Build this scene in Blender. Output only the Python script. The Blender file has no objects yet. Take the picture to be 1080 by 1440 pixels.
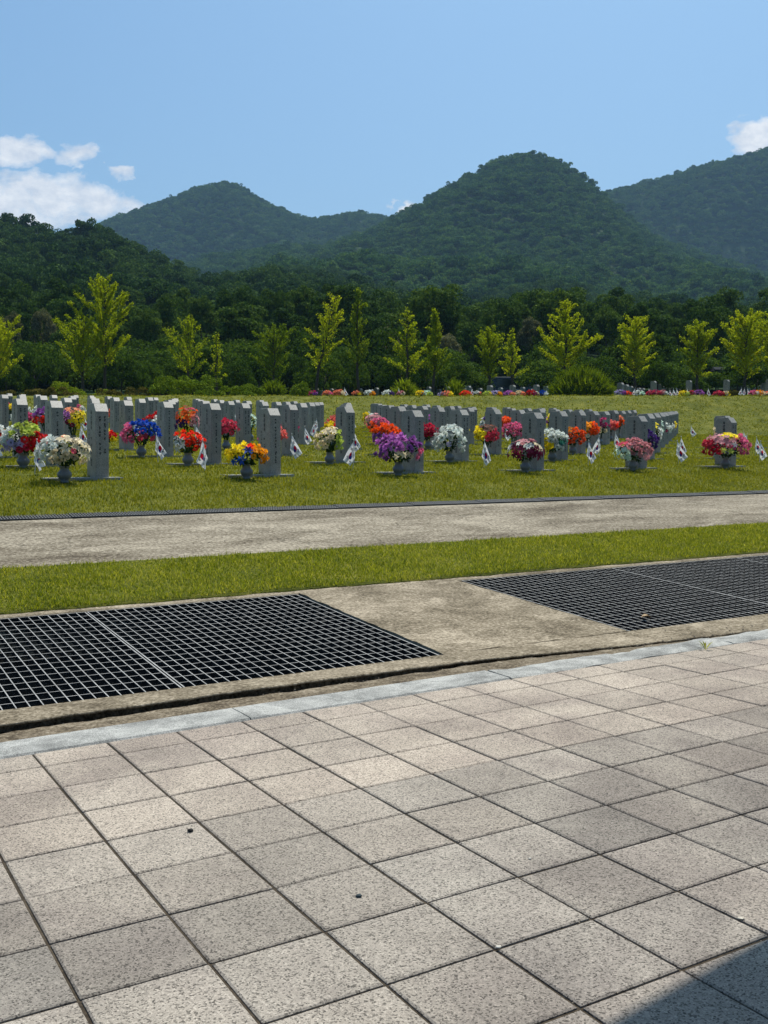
import bpy, math, random
import numpy as np
from mathutils import Vector, Matrix

# ------------------------------------------------------------------ camera
SC = bpy.context.scene
COL = SC.collection
PITCH = 0.0568
FPX = 1428.6
cam_d = bpy.data.cameras.new('camera')
cam_d.sensor_width = 36.0
cam_d.sensor_fit = 'AUTO'
cam_d.lens = 36.0 * FPX / 1440.0
cam_d.clip_start = 0.05
cam_d.clip_end = 6000
cam = bpy.data.objects.new('camera', cam_d)
COL.objects.link(cam)
cam.location = (0, 0, 0)
cam.rotation_euler = (math.pi / 2 - PITCH, 0.0, 0)
SC.camera = cam

# ------------------------------------------------------------------ light
SUN_EL = math.radians(66)
SUN_AZ = math.radians(20)        # clockwise from +Y
SKY_STRENGTH = 0.093
SUN_STRENGTH = 5.0
EXPOSURE = 0.25
HAZE = 0.000155

vs = SC.view_settings
vs.view_transform = 'Standard'
vs.look = 'None'
vs.gamma = 1
vs.exposure = EXPOSURE
SC.cycles.max_bounces = 8
SC.cycles.transparent_max_bounces = 12
SC.cycles.volume_bounces = 0

world = bpy.data.worlds.new('World')
SC.world = world
world.use_nodes = True
wn, wl = world.node_tree.nodes, world.node_tree.links
wn.clear()


class NG:
    """tiny helper for node trees"""
    def __init__(s, nt):
        s.nt = nt

    def n(s, t, **kw):
        nd = s.nt.nodes.new(t)
        for k, v in kw.items():
            setattr(nd, k, v)
        return nd

    def put(s, sock, v):
        if v is None:
            return
        if isinstance(v, bpy.types.NodeSocket):
            s.nt.links.new(v, sock)
        else:
            sock.default_value = v

    def math(s, op, a, b=None, c=None, clamp=False):
        nd = s.n('ShaderNodeMath', operation=op)
        nd.use_clamp = clamp
        s.put(nd.inputs[0], a)
        s.put(nd.inputs[1], b)
        s.put(nd.inputs[2], c)
        return nd.outputs[0]

    def mix(s, f, a, b, blend='MIX'):
        nd = s.n('ShaderNodeMix', data_type='RGBA', blend_type=blend)
        s.put(nd.inputs[0], f)
        s.put(nd.inputs[6], a)
        s.put(nd.inputs[7], b)
        return nd.outputs[2]

    def noise(s, vec, scale, detail=3, rough=0.5, dist=0.0):
        nd = s.n('ShaderNodeTexNoise')
        s.put(nd.inputs['Vector'], vec)
        nd.inputs['Scale'].default_value = scale
        nd.inputs['Detail'].default_value = detail
        nd.inputs['Roughness'].default_value = rough
        nd.inputs['Distortion'].default_value = dist
        return nd.outputs['Fac']

    def ramp(s, f, stops):
        nd = s.n('ShaderNodeValToRGB')
        s.put(nd.inputs[0], f)
        e = nd.color_ramp.elements
        while len(e) < len(stops):
            e.new(0.5)
        for i, (p, c) in enumerate(stops):
            e[i].position = p
            if not hasattr(c, '__len__'):
                c = (c, c, c)
            e[i].color = (*c[:3], 1)
        return nd.outputs[0]

    def vec(s, x, y, z):
        nd = s.n('ShaderNodeCombineXYZ')
        s.put(nd.inputs[0], x)
        s.put(nd.inputs[1], y)
        s.put(nd.inputs[2], z)
        return nd.outputs[0]


def ray_ue(px, py):
    """direction of a point of the photograph as (x/y, z/y) in the world"""
    yy = (py - 720) / FPX
    cp, sp = math.cos(PITCH), math.sin(PITCH)
    vy = cp - sp * yy
    return (px - 540) / FPX / vy, (-sp - cp * yy) / vy


g = NG(world.node_tree)
sky = g.n('ShaderNodeTexSky', sky_type='NISHITA')
sky.sun_disc = False
sky.sun_elevation = SUN_EL
sky.sun_rotation = SUN_AZ
sky.air_density = 1.0
sky.dust_density = 3.6
sky.ozone_density = 1.6
tc = g.n('ShaderNodeTexCoord')
sep = g.n('ShaderNodeSeparateXYZ')
g.put(sep.inputs[0], tc.outputs['Generated'])
X_, Y_, Z_ = sep.outputs
yy_ = g.math('MAXIMUM', Y_, 0.05)
U_ = g.math('DIVIDE', X_, yy_)
E_ = g.math('DIVIDE', Z_, yy_)
front = g.math('GREATER_THAN', Y_, 0.1)
cv = g.vec(U_, g.math('MULTIPLY', E_, 1.5), 0.0)
n1 = g.noise(cv, 27, 10, 0.64, 0.35)
wp = g.n('ShaderNodeTexNoise')
g.put(wp.inputs['Vector'], cv)
wp.inputs['Scale'].default_value = 34
wp.inputs['Detail'].default_value = 5
wsp = g.n('ShaderNodeSeparateColor')
g.put(wsp.inputs[0], wp.outputs['Color'])
U_ = g.math('ADD', U_, g.math('MULTIPLY', g.math('SUBTRACT', wsp.outputs[0], 0.5), 0.055))
E2_ = g.math('ADD', E_, g.math('MULTIPLY', g.math('SUBTRACT', wsp.outputs[1], 0.5), 0.034))
cloud = None
for (px, py, rx, ry, k) in [(30, 212, 70, 30, 1.0), (103, 218, 42, 27, .95), (50, 278, 150, 44, 1.1), (130, 292, 95, 28, 1.0), (30, 305, 110, 30, 1.0), (165, 296, 45, 16, .8),
                           (165, 244, 22, 10, .75), (569, 293, 22, 13, 1.2), (1066, 192, 56, 34, 1.2), (1110, 205, 60, 50, 1.2),
                           (-110, 250, 110, 90, 1.2)]:
    u0, e0 = ray_ue(px, py)
    du = g.math('DIVIDE', g.math('SUBTRACT', U_, u0), rx / FPX)
    de = g.math('DIVIDE', g.math('SUBTRACT', E2_, e0), ry / FPX)
    d2 = g.math('ADD', g.math('MULTIPLY', du, du), g.math('MULTIPLY', de, de))
    m = g.math('MULTIPLY', g.math('SUBTRACT', 1.0, d2, clamp=True), k)
    cloud = m if cloud is None else g.math('MAXIMUM', cloud, m)
dens = g.math('MULTIPLY', g.math('SUBTRACT', g.math('ADD', g.math('MULTIPLY', cloud, 0.66), g.math('MULTIPLY', n1, 1.3)), 0.90), 2.8, clamp=True)
dens = g.math('MULTIPLY', dens, g.math('MULTIPLY', front, g.math('MULTIPLY', cloud, 3.2, clamp=True)))
dens = g.math('MULTIPLY', g.math('POWER', dens, 0.8), 0.93)
n2 = g.noise(cv, 40, 6, 0.6, 0.1)
ccol = g.ramp(n2, [(0.3, (5.6, 6.2, 7.2)), (0.62, (8.8, 8.9, 9.1))])
skyc = g.mix(1.0, sky.outputs[0], (0.71, 1.06, 1.27, 1), 'MULTIPLY')
pale = g.ramp(E_, [(0.12, (1.22, 1.10, 1.03)), (0.62, (0.96, 0.99, 1.0))])
skyc = g.mix(1.0, skyc, pale, 'MULTIPLY')
final = g.mix(dens, skyc, ccol)
bg = g.n('ShaderNodeBackground')
g.put(bg.inputs[0], final)
bg.inputs[1].default_value = SKY_STRENGTH
wo = g.n('ShaderNodeOutputWorld')
g.put(wo.inputs[0], bg.outputs[0])

sun_l = bpy.data.lights.new('sun', 'SUN')
sun_l.energy = SUN_STRENGTH
sun_l.angle = math.radians(0.53)
sun_l.color = (1.0, 0.94, 0.84)
sun = bpy.data.objects.new('sun', sun_l)
COL.objects.link(sun)
sdir = Vector((math.sin(SUN_AZ) * math.cos(SUN_EL), math.cos(SUN_AZ) * math.cos(SUN_EL), math.sin(SUN_EL)))
sun.rotation_euler = (-sdir).to_track_quat('-Z', 'Y').to_euler()

# ------------------------------------------------------------------ helpers
rng = np.random.default_rng(7)
random.seed(7)


def srgb(r, g_, b):
    f = lambda v: ((v / 255) / 12.92 if v / 255 <= 0.04045 else (((v / 255) + 0.055) / 1.055) ** 2.4)
    return (f(r), f(g_), f(b))


def tag(o, label=None, cat=None, group=None, kind=None):
    if label: o['label'] = label
    if cat: o['category'] = cat
    if group: o['group'] = group
    if kind: o['kind'] = kind
    return o


def empty(name, loc=(0, 0, 0), rz=0.0):
    o = bpy.data.objects.new(name, None)
    o.empty_display_size = 0.2
    o.location = loc
    o.rotation_euler = (0, 0, rz)
    COL.objects.link(o)
    return o


def link(name, me, parent=None, mat=None):
    o = bpy.data.objects.new(name, me)
    COL.objects.link(o)
    if parent is not None:
        o.parent = parent
    if mat is not None and len(me.materials) == 0:
        me.materials.append(mat)
    return o


def np_mesh(name, V, F, mats=None, midx=None, attrs=None, smooth=False):
    """V (n,3); F (m,k) array with k = 3 or 4, or a list of index tuples"""
    me = bpy.data.meshes.new(name)
    V = np.asarray(V, np.float32)
    if isinstance(F, np.ndarray):
        k = F.shape[1]
        me.vertices.add(len(V))
        me.vertices.foreach_set('co', V.ravel())
        me.loops.add(F.size)
        me.loops.foreach_set('vertex_index', F.astype(np.int32).ravel())
        me.polygons.add(len(F))
        me.polygons.foreach_set('loop_start', np.arange(0, F.size, k, dtype=np.int32))
        me.update(calc_edges=True)
    else:
        me.from_pydata([tuple(map(float, v)) for v in V], [], [tuple(int(i) for i in f) for f in F])
        me.update()
    for m in (mats or []):
        me.materials.append(m)
    if midx is not None:
        me.polygons.foreach_set('material_index', np.asarray(midx, np.int32))
    for an, (dom, arr) in (attrs or {}).items():
        arr = np.asarray(arr, np.float32)
        if arr.ndim == 1:
            a = me.attributes.new(an, 'FLOAT', dom)
            a.data.foreach_set('value', arr)
        else:
            a = me.attributes.new(an, 'FLOAT_VECTOR', dom)
            a.data.foreach_set('vector', arr.ravel())
    if smooth:
        me.polygons.foreach_set('use_smooth', np.ones(len(me.polygons), bool))
    me.update()
    return me


class MB:
    """collects pieces into one mesh"""
    def __init__(s):
        s.V, s.F, s.M = [], [], []

    def add(s, V, F, m=0):
        o = len(s.V)
        s.V += [tuple(map(float, v)) for v in V]
        s.F += [tuple(int(i) + o for i in f) for f in F]
        s.M += [m] * len(F)

    def box(s, x0, x1, y0, y1, z0, z1, m=0, T=None):
        V = [(x, y, z) for x in (x0, x1) for y in (y0, y1) for z in (z0, z1)]
        if T is not None:
            V = [tuple(T @ Vector(v)) for v in V]
        s.add(V, [(0, 1, 3, 2), (4, 6, 7, 5), (0, 4, 5, 1), (2, 3, 7, 6), (0, 2, 6, 4), (1, 5, 7, 3)], m)

    def tube(s, pts, rad, n=6, m=0, cap=True):
        pts = [Vector(p) for p in pts]
        R = []
        for i, p in enumerate(pts):
            d = (pts[min(i + 1, len(pts) - 1)] - pts[max(i - 1, 0)]).normalized()
            a = Vector((1, 0, 0)) if abs(d.x) < 0.8 else Vector((0, 1, 0))
            u = d.cross(a).normalized(); w = d.cross(u)
            r = rad[i] if hasattr(rad, '__len__') else rad
            R.append([p + r * (math.cos(2 * math.pi * k / n) * u + math.sin(2 * math.pi * k / n) * w) for k in range(n)])
        V = [v for q in R for v in q]
        F = [(i * n + k, i * n + (k + 1) % n, (i + 1) * n + (k + 1) % n, (i + 1) * n + k) for i in range(len(R) - 1) for k in range(n)]
        if cap:
            F.append(tuple(range(n - 1, -1, -1)))
            F.append(tuple((len(R) - 1) * n + k for k in range(n)))
        s.add(V, F, m)

    def lathe(s, prof, n=20, m=0, c=(0, 0, 0)):
        V, F = [], []
        for r, z in prof:
            for k in range(n):
                a = 2 * math.pi * k / n
                V.append((c[0] + r * math.cos(a), c[1] + r * math.sin(a), c[2] + z))
        for i in range(len(prof) - 1):
            for k in range(n):
                F.append((i * n + k, i * n + (k + 1) % n, (i + 1) * n + (k + 1) % n, (i + 1) * n + k))
        F.append(tuple(range(n - 1, -1, -1)))
        F.append(tuple((len(prof) - 1) * n + k for k in range(n)))
        s.add(V, F, m)

    def mesh(s, name, mats, smooth=False):
        me = np_mesh(name, s.V, s.F, mats, s.M, smooth=smooth)
        return me

    def build(s, name, mats, parent=None, smooth=False):
        if not isinstance(mats, (list, tuple)):
            mats = [mats]
        return link(name, s.mesh(name, mats, smooth), parent)


def material(name, rough=0.8, spec=0.3):
    m = bpy.data.materials.new(name)
    m.use_nodes = True
    nt = m.node_tree
    p = nt.nodes['Principled BSDF']
    p.inputs['Roughness'].default_value = rough
    p.inputs['Specular IOR Level'].default_value = spec
    return m, NG(nt), p


def flat_mat(name, c, rough=0.6, spec=0.3, metal=0.0, var=0.12, scale=6.0):
    m, q, p = material(name, rough, spec)
    t = q.n('ShaderNodeTexCoord')
    n = q.noise(t.outputs['Object'], scale, 3, 0.6)
    k = q.ramp(n, [(0.3, 1 - var), (0.7, 1 + var)])
    q.put(p.inputs['Base Color'], q.mix(1.0, (*c, 1), k, 'MULTIPLY'))
    p.inputs['Metallic'].default_value = metal
    return m


def leaf_mat(name, c1, c2, c3=None, trans=0.35, scale=0.5, rough=0.6):
    """leaves: per-leaf tone (attribute rnd), slow variation in space and per object"""
    m, q, p = material(name, 0.8, 0.04)
    at = q.n('ShaderNodeAttribute', attribute_name='rnd')
    geo = q.n('ShaderNodeNewGeometry')
    oi = q.n('ShaderNodeObjectInfo')
    n = q.noise(geo.outputs['Position'], scale, 2, 0.5)
    f = q.math('ADD', q.math('MULTIPLY', at.outputs['Fac'], 0.5), q.math('MULTIPLY', n, 0.5))
    f = q.math('ADD', f, q.math('MULTIPLY', q.math('SUBTRACT', oi.outputs['Random'], 0.5), 0.35), clamp=True)
    stops = [(0.15, c1), (0.8, c2)] if c3 is None else [(0.1, c1), (0.5, c2), (0.88, c3)]
    col = q.ramp(f, stops)
    q.put(p.inputs['Base Color'], col)
    tr = q.n('ShaderNodeBsdfTranslucent')
    q.put(tr.inputs[0], q.mix(1.0, col, (1.25, 1.2, 0.5, 1), 'MULTIPLY'))
    mx = q.n('ShaderNodeMixShader')
    mx.inputs[0].default_value = trans
    q.put(mx.inputs[1], p.outputs[0])
    q.put(mx.inputs[2], tr.outputs[0])
    q.put(q.nt.nodes['Material Output'].inputs[0], mx.outputs[0])
    return m


# ------------------------------------------------------------------ frames and terrain
H1 = 0.5288
B1 = np.array([math.cos(H1), math.sin(H1)]); N1 = np.array([-B1[1], B1[0]])   # paving, drain, path
H2 = 0.5732
B2 = np.array([math.cos(H2), math.sin(H2)]); N2 = np.array([-B2[1], B2[0]])   # rows of graves


def pav_z(x, y):
    return -1.1685 + 0.018 * x - 0.0023 * y


def st1(s, t):
    return s * B1[0] + t * N1[0], s * B1[1] + t * N1[1]


def st2(s, t):
    return s * B2[0] + t * N2[0], s * B2[1] + t * N2[1]


def hashn(x, y, seed=0.0):
    """smooth pseudo noise from a few sines"""
    return (np.sin(1.3 * x + 2.1 * y + seed) + np.sin(-2.2 * x + 1.1 * y + 1.7 * seed + 1) + np.sin(0.7 * x - 2.9 * y + 2.3 * seed + 2)
            + np.sin(3.1 * x + 0.4 * y + 0.6 * seed + 4)) / 4


def lawn_z(x, y):
    x = np.asarray(x, float); y = np.asarray(y, float)
    t1 = x * N1[0] + y * N1[1]
    s2 = x * B2[0] + y * B2[1]
    t2 = x * N2[0] + y * N2[1]
    line = -0.60 + 0.16 * (t1 - 10.4)
    plane = -0.2337 + 0.0054 * (s2 - 8) + 0.059 * (t2 - 13)
    k = 0.05
    z = -k * np.logaddexp(-line / k, -plane / k)
    # bank behind the first field
    toe = 41.0 + 0.12 * x
    crest = toe + 5.8
    zc = 0.0572 * crest
    f = np.clip((y - toe) / 5.8, 0, 1)
    f = f ** 1.15 * (1 - 0.10 * np.sin(np.pi * f))
    zt = np.minimum(plane, 1.6)
    z = np.where(y > toe, zt + (zc - zt) * f, z)
    far = np.clip((y - 53) / 10, 0, 1)
    z = np.where(y > crest, zc + 0.0 * (y - crest) + 0.8 * far * far * (3 - 2 * far), z)
    bump = 0.05 * hashn(x * 0.9, y * 0.9) + 0.04 * hashn(x * 3.1, y * 3.1, 3) + 0.03 * hashn(x * 7.3, y * 6.1, 5)
    return z + bump * np.clip((y - 38) / 8, 0.12, 1)


def low_z(t):
    """height across the drain, lawn strip and path"""
    return np.interp(t, [4.45, 4.98, 7.02, 8.35, 10.2, 10.42], [-1.2, -1.2, -1.066, -0.895, -0.63, -0.60])


# ------------------------------------------------------------------ materials of the setting
def speckle_mat():
    m, q, p = material('paving_stone', 0.85, 0.2)
    geo = q.n('ShaderNodeNewGeometry')
    pos = geo.outputs['Position']
    at = q.n('ShaderNodeAttribute', attribute_name='tone')
    hue = q.n('ShaderNodeAttribute', attribute_name='pink')
    v = q.n('ShaderNodeTexVoronoi')
    v.inputs['Scale'].default_value = 240
    q.put(v.inputs['Vector'], pos)
    sp = q.n('ShaderNodeSeparateColor')
    q.put(sp.inputs[0], v.outputs['Color'])
    grain = q.ramp(sp.outputs[0], [(0.0, 0.25), (0.15, 0.5), (0.30, 0.94), (0.8, 1.08), (1.0, 1.4)])
    n = q.noise(pos, 430, 4, 0.75)
    grain2 = q.ramp(n, [(0.34, 0.5), (0.46, 0.98), (0.7, 1.2)])
    blot = q.ramp(q.noise(pos, 2.3, 5, 0.65, 0.3), [(0.38, 0.86), (0.5, 0.98), (0.62, 1.05)])
    blot2 = q.ramp(q.noise(pos, 1.1, 5, 0.65, 0.5), [(0.42, (0.80, 0.785, 0.80)), (0.56, (1.03, 1.03, 1.03))])
    base = q.mix(hue.outputs['Fac'], (0.280, 0.251, 0.213, 1), (0.335, 0.285, 0.232, 1))
    c = q.mix(1.0, base, grain, 'MULTIPLY')
    c = q.mix(1.0, c, grain2, 'MULTIPLY')
    c = q.mix(1.0, c, blot, 'MULTIPLY')
    c = q.mix(1.0, c, blot2, 'MULTIPLY')
    tn = q.vec(at.outputs['Fac'], at.outputs['Fac'], at.outputs['Fac'])
    c = q.mix(1.0, c, tn, 'MULTIPLY')
    q.put(p.inputs['Base Color'], c)
    bm = q.n('ShaderNodeBump')
    bm.inputs['Strength'].default_value = 0.55
    bm.inputs['Distance'].default_value = 0.003
    q.put(bm.inputs['Height'], q.math('ADD', n, q.math('MULTIPLY', sp.outputs[0], 0.6)))
    q.put(p.inputs['Normal'], bm.outputs[0])
    return m


def ground_mat(name, stops, scale, fine, bump=0.4, dist=0.006, streak=None, crack=False, rough=0.95):
    m, q, p = material(name, rough, 0.1)
    geo = q.n('ShaderNodeNewGeometry')
    pos = geo.outputs['Position']
    if streak:
        mp = q.n('ShaderNodeMapping', vector_type='TEXTURE')
        mp.inputs['Rotation'].default_value = (0, 0, H1)
        mp.inputs['Scale'].default_value = (streak, 1, 1)
        q.put(mp.inputs['Vector'], pos)
        pos2 = mp.outputs[0]
    else:
        pos2 = pos
    a = q.noise(pos2, scale, 6, 0.68, 0.4)
    b = q.noise(pos, fine, 4, 0.75)
    f = q.math('ADD', q.math('MULTIPLY', a, 0.42), q.math('MULTIPLY', b, 0.58))
    c = q.ramp(f, stops)
    if crack:
        v = q.n('ShaderNodeTexVoronoi', feature='DISTANCE_TO_EDGE')
        v.inputs['Scale'].default_value = 0.55
        wv = q.n('ShaderNodeVectorMath', operation='ADD')
        q.put(wv.inputs[0], pos)
        nn = q.n('ShaderNodeTexNoise'); nn.inputs['Scale'].default_value = 3
        nn.inputs['Detail'].default_value = 6
        q.put(nn.inputs['Vector'], pos)
        sc = q.n('ShaderNodeVectorMath', operation='SCALE')
        q.put(sc.inputs[0], nn.outputs['Color']); sc.inputs['Scale'].default_value = 0.55
        q.put(wv.inputs[1], sc.outputs[0])
        q.put(v.inputs['Vector'], wv.outputs[0])
        cr = q.ramp(v.outputs['Distance'], [(0.0, 0.55), (0.006, 1.0)])
        c = q.mix(1.0, c, cr, 'MULTIPLY')
    q.put(p.inputs['Base Color'], c)
    bm = q.n('ShaderNodeBump')
    bm.inputs['Strength'].default_value = bump
    bm.inputs['Distance'].default_value = dist
    q.put(bm.inputs['Height'], q.math('ADD', a, b))
    q.put(p.inputs['Normal'], bm.outputs[0])
    return m


M = {}
M['tile'] = speckle_mat()
M['joint'] = ground_mat('joint_dirt', [(0.42, (0.028, 0.022, 0.016)), (0.58, (0.075, 0.06, 0.043))], 8, 90)
M['curb'] = ground_mat('curb_granite', [(0.41, (0.13, 0.13, 0.122)), (0.5, (0.27, 0.27, 0.255)), (0.59, (0.44, 0.435, 0.405))], 5, 170, 0.6, 0.004)
M['dirt'] = ground_mat('dirt_strip', [(0.40, (0.05, 0.038, 0.025)), (0.5, (0.15, 0.12, 0.082)), (0.62, (0.32, 0.27, 0.20))], 7, 60, 0.9, 0.012)
M['concrete'] = ground_mat('old_concrete', [(0.40, (0.07, 0.055, 0.036)), (0.465, (0.15, 0.123, 0.084)), (0.53, (0.24, 0.2, 0.143)), (0.61, (0.40, 0.34, 0.255))], 2.6, 48, 0.7, 0.008)
M['path'] = ground_mat('path_concrete', [(0.40, (0.075, 0.06, 0.042)), (0.465, (0.15, 0.126, 0.09)), (0.52, (0.22, 0.19, 0.142)), (0.60, (0.36, 0.315, 0.24))], 2.4, 34, 0.6, 0.008, streak=3.0, crack=True)
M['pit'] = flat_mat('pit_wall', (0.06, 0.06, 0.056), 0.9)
M['soil'] = ground_mat('lawn_soil', [(0.4, (0.05, 0.062, 0.008)), (0.5, (0.10, 0.112, 0.014)), (0.62, (0.19, 0.175, 0.03))], 1.6, 26, 0.9, 0.03)
M['hill'] = ground_mat('forest_floor', [(0.3, (0.012, 0.03, 0.008)), (0.7, (0.03, 0.06, 0.014))], 0.1, 1.0, 0.3, 0.1)
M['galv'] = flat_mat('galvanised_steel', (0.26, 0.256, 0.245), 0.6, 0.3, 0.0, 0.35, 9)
M['bar_shade'] = flat_mat('shaded_steel', (0.022, 0.022, 0.021), 0.85, 0.1)  # near-black bar sides: the shade between the bars is put into the colour
M['black_steel'] = flat_mat('dark_grating', (0.075, 0.075, 0.07), 0.6, 0.4, 0.2, 0.2, 8)


def grass_mat(name, c1, c2, c3):
    m, q, p = material(name, 0.7, 0.08)
    at = q.n('ShaderNodeAttribute', attribute_name='rnd')
    geo = q.n('ShaderNodeNewGeometry')
    n = q.noise(geo.outputs['Position'], 1.1, 4, 0.65, 0.3)
    n2_ = q.noise(geo.outputs['Position'], 7.0, 3, 0.6)
    f = q.math('ADD', q.math('MULTIPLY', at.outputs['Fac'], 0.42), q.math('MULTIPLY', n, 0.38))
    f = q.math('ADD', f, q.math('MULTIPLY', n2_, 0.2))
    col = q.ramp(f, [(0.2, c1), (0.48, c2), (0.8, c3)])
    q.put(p.inputs['Base Color'], col)
    tr = q.n('ShaderNodeBsdfTranslucent')
    q.put(tr.inputs[0], q.mix(1.0, col, (1.1, 1.05, 0.4, 1), 'MULTIPLY'))
    mx = q.n('ShaderNodeMixShader')
    mx.inputs[0].default_value = 0.45
    q.put(mx.inputs[1], p.outputs[0]); q.put(mx.inputs[2], tr.outputs[0])
    q.put(q.nt.nodes['Material Output'].inputs[0], mx.outputs[0])
    return m


M['grass_near'] = grass_mat('strip_grass', (0.085, 0.125, 0.010), (0.235, 0.27, 0.02), (0.54, 0.50, 0.12))
M['grass'] = grass_mat('field_grass', (0.095, 0.115, 0.008), (0.195, 0.21, 0.015), (0.36, 0.33, 0.05))

# ------------------------------------------------------------------ paving
def build_paving():
    P = 0.30
    s0, t0 = 0.810, 3.090
    V, F, tone, pink = [], [], [], []
    gap = 0.0046
    r = random.Random(3)
    for i in range(-18, 26):
        for j in range(-4, 24):
            a0, a1 = s0 + i * P + gap, s0 + (i + 1) * P - gap
            tb = t0 - j * P
            b0, b1 = tb - P + gap, min(tb - gap, 4.185)
            if b1 - b0 < 0.03:
                continue
            js, jt = r.uniform(-.0011, .0011), r.uniform(-.0011, .0011)
            dz = r.gauss(0, 0.0006); tx, ty = r.gauss(0, .002), r.gauss(0, .002)
            bv = 0.0045
            c = len(V)
            for (ins, dzz) in ((0.0, -0.012), (0.0, -0.0035), (bv, 0.0)):
                for (s, t) in ((a0 + ins, b0 + ins), (a1 - ins, b0 + ins), (a1 - ins, b1 - ins), (a0 + ins, b1 - ins)):
                    x, y = st1(s + js, t + jt)
                    V.append((x, y, pav_z(x, y) + dzz + dz + tx * (s - a0 - .15) + ty * (t - b0 - .15)))
            for k in range(2):
                for e in range(4):
                    F.append((c + k * 4 + e, c + k * 4 + (e + 1) % 4, c + (k + 1) * 4 + (e + 1) % 4, c + (k + 1) * 4 + e))
            F.append((c + 8, c + 9, c + 10, c + 11))
            row = (4.19 - b1) / P
            tn = 1.08 + r.uniform(-.11, .08)
            # a band of stained, darker tiles runs across in the middle rows
            mid = 0.5 + 0.5 * math.sin(0.8 * i + 0.3)
            if 3.2 < row < 6.3:
                tn *= 0.76 + 0.12 * r.random() + (0.14 if r.random() < .25 else 0)
            pk = 1.0 if row < 3.4 else (0.35 if row < 5 else 0.12)
            pk = min(1, max(0, pk + r.uniform(-.2, .2)))
            tone += [tn] * 9; pink += [pk] * 9
    me = np_mesh('paving', V, F, [M['tile']], attrs={'tone': ('FACE', tone), 'pink': ('FACE', pink)})
    tag(link('paving', me), kind='structure')
    # bedding sheet under the joints
    q = []
    for (s, t) in ((-5, -4.3), (9, -4.3), (9, 4.2), (-5, 4.2)):
        x, y = st1(s, t); q.append((x, y, pav_z(x, y) - 0.0065))
    tag(link('paving_bed', np_mesh('paving_bed', q, [(0, 1, 2, 3)], [M['joint']])), kind='structure')
    # far apron left and right of the frame so that the pavement keeps going
    q = []
    for (s, t) in ((-60, -40), (60, -40), (60, 4.2), (-60, 4.2)):
        x, y = st1(s, t); q.append((x, y, pav_z(x, y) - 0.05 - 0.0))
    tag(link('ground', np_mesh('ground', q, [(0, 1, 2, 3)], [M['joint']])), kind='structure')


build_paving()


def strip(name, mat, t_edges, s0, s1, ds, zf, wob=0.0, kind='structure', skirt=0.0, seed=1):
    """long strip along the paving direction; t_edges is a list of t stations; outer edges may wobble"""
    n = int((s1 - s0) / ds) + 1
    ss = np.linspace(s0, s1, n)
    V, F = [], []
    w1 = hashn(ss * 6, ss * 2.3, seed) + 0.5 * hashn(ss * 21, ss * 9, seed + 1)
    w2 = hashn(ss * 5, ss * 3.3, seed + 5) + 0.5 * hashn(ss * 23, ss * 8, seed + 2)
    m_ = len(t_edges)
    rows = []
    for k, t in enumerate(t_edges):
        tt = np.full(n, t)
        if k == 0: tt = tt + wob * w1
        if k == m_ - 1: tt = tt + wob * w2
        x, y = st1(ss, tt)
        rows.append(np.stack([x, y, zf(ss, tt)], 1))
    if skirt:
        rows = [rows[0] - [0, 0, skirt]] + rows + [rows[-1] - [0, 0, skirt]]
    R = np.array(rows)
    k_ = len(rows)
    idx = np.arange(k_ * n).reshape(k_, n)
    Fq = np.stack([idx[:-1, :-1], idx[:-1, 1:], idx[1:, 1:], idx[1:, :-1]], -1).reshape(-1, 4)
    o = link(name, np_mesh(name, R.reshape(-1, 3), Fq, [mat]))
    if kind: tag(o, kind=kind)
    return o


pz = lambda s, t: pav_z(*st1(s, t))


def build_curb():
    r = random.Random(5)
    joints = [-4.5, -3.1, -1.0, 0.35, 1.76, 3.22, 4.9, 6.6, 8.3, 10.0, 12.0]
    for k in range(len(joints) - 1):
        a, b = joints[k] + 0.003, joints[k + 1] - 0.003
        worn = a > 3.0
        n = max(8, int((b - a) / 0.03))
        ss = np.linspace(a, b, n)
        dt = 0.012 if worn else 0
        off = r.uniform(-.004, .004) + dt
        prof = [(4.195 + off, -.12), (4.195 + off, -.006), (4.205 + off, 0.003), (4.32 + off, 0.004), (4.425 + off, 0.003), (4.445 + off, -0.01), (4.45 + off, -.12)]
        if worn:
            prof = [(4.195, -.12), (4.195, -.003), (4.215, 0.004), (4.30 + off, 0.009), (4.38 + off, 0.004), (4.43 + off, -0.016), (4.44 + off, -.12)]
        rows = []
        for (t, z) in prof:
            nz = hashn(ss * 9, np.full(n, t * 31), k) * (0.007 if worn else 0.0008)
            nt_ = hashn(ss * 13, np.full(n, t * 11), k + 3) * (0.006 if worn else 0.0008)
            chip = np.where(hashn(ss * 4.1, np.full(n, t * 3), k + 9) > 0.55, -0.012, 0) if worn and t > 4.39 else 0
            x, y = st1(ss, t + nt_)
            rows.append(np.stack([x, y, pav_z(x, y) + z + nz + chip], 1))
        R = np.array(rows); kk = len(rows)
        idx = np.arange(kk * n).reshape(kk, n)
        Fq = [tuple(q) for q in np.stack([idx[:-1, :-1], idx[:-1, 1:], idx[1:, 1:], idx[1:, :-1]], -1).reshape(-1, 4)]
        Fq.append(tuple(idx[::-1, 0])); Fq.append(tuple(idx[:, -1]))
        tag(link('kerb', np_mesh('kerb', R.reshape(-1, 3), Fq, [M['curb']])), kind='structure')


build_curb()
def lip_t(ss):
    """front edge of the broken concrete rim"""
    return np.interp(ss, [0.7, 2.2, 3.4, 4.4, 5.6, 9.0], [4.69, 4.735, 4.72, 4.63, 4.56, 4.545]) + 0.006 * hashn(ss * 8, ss * 3, 2) + 0.004 * hashn(ss * 31, ss * 11, 5)


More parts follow.
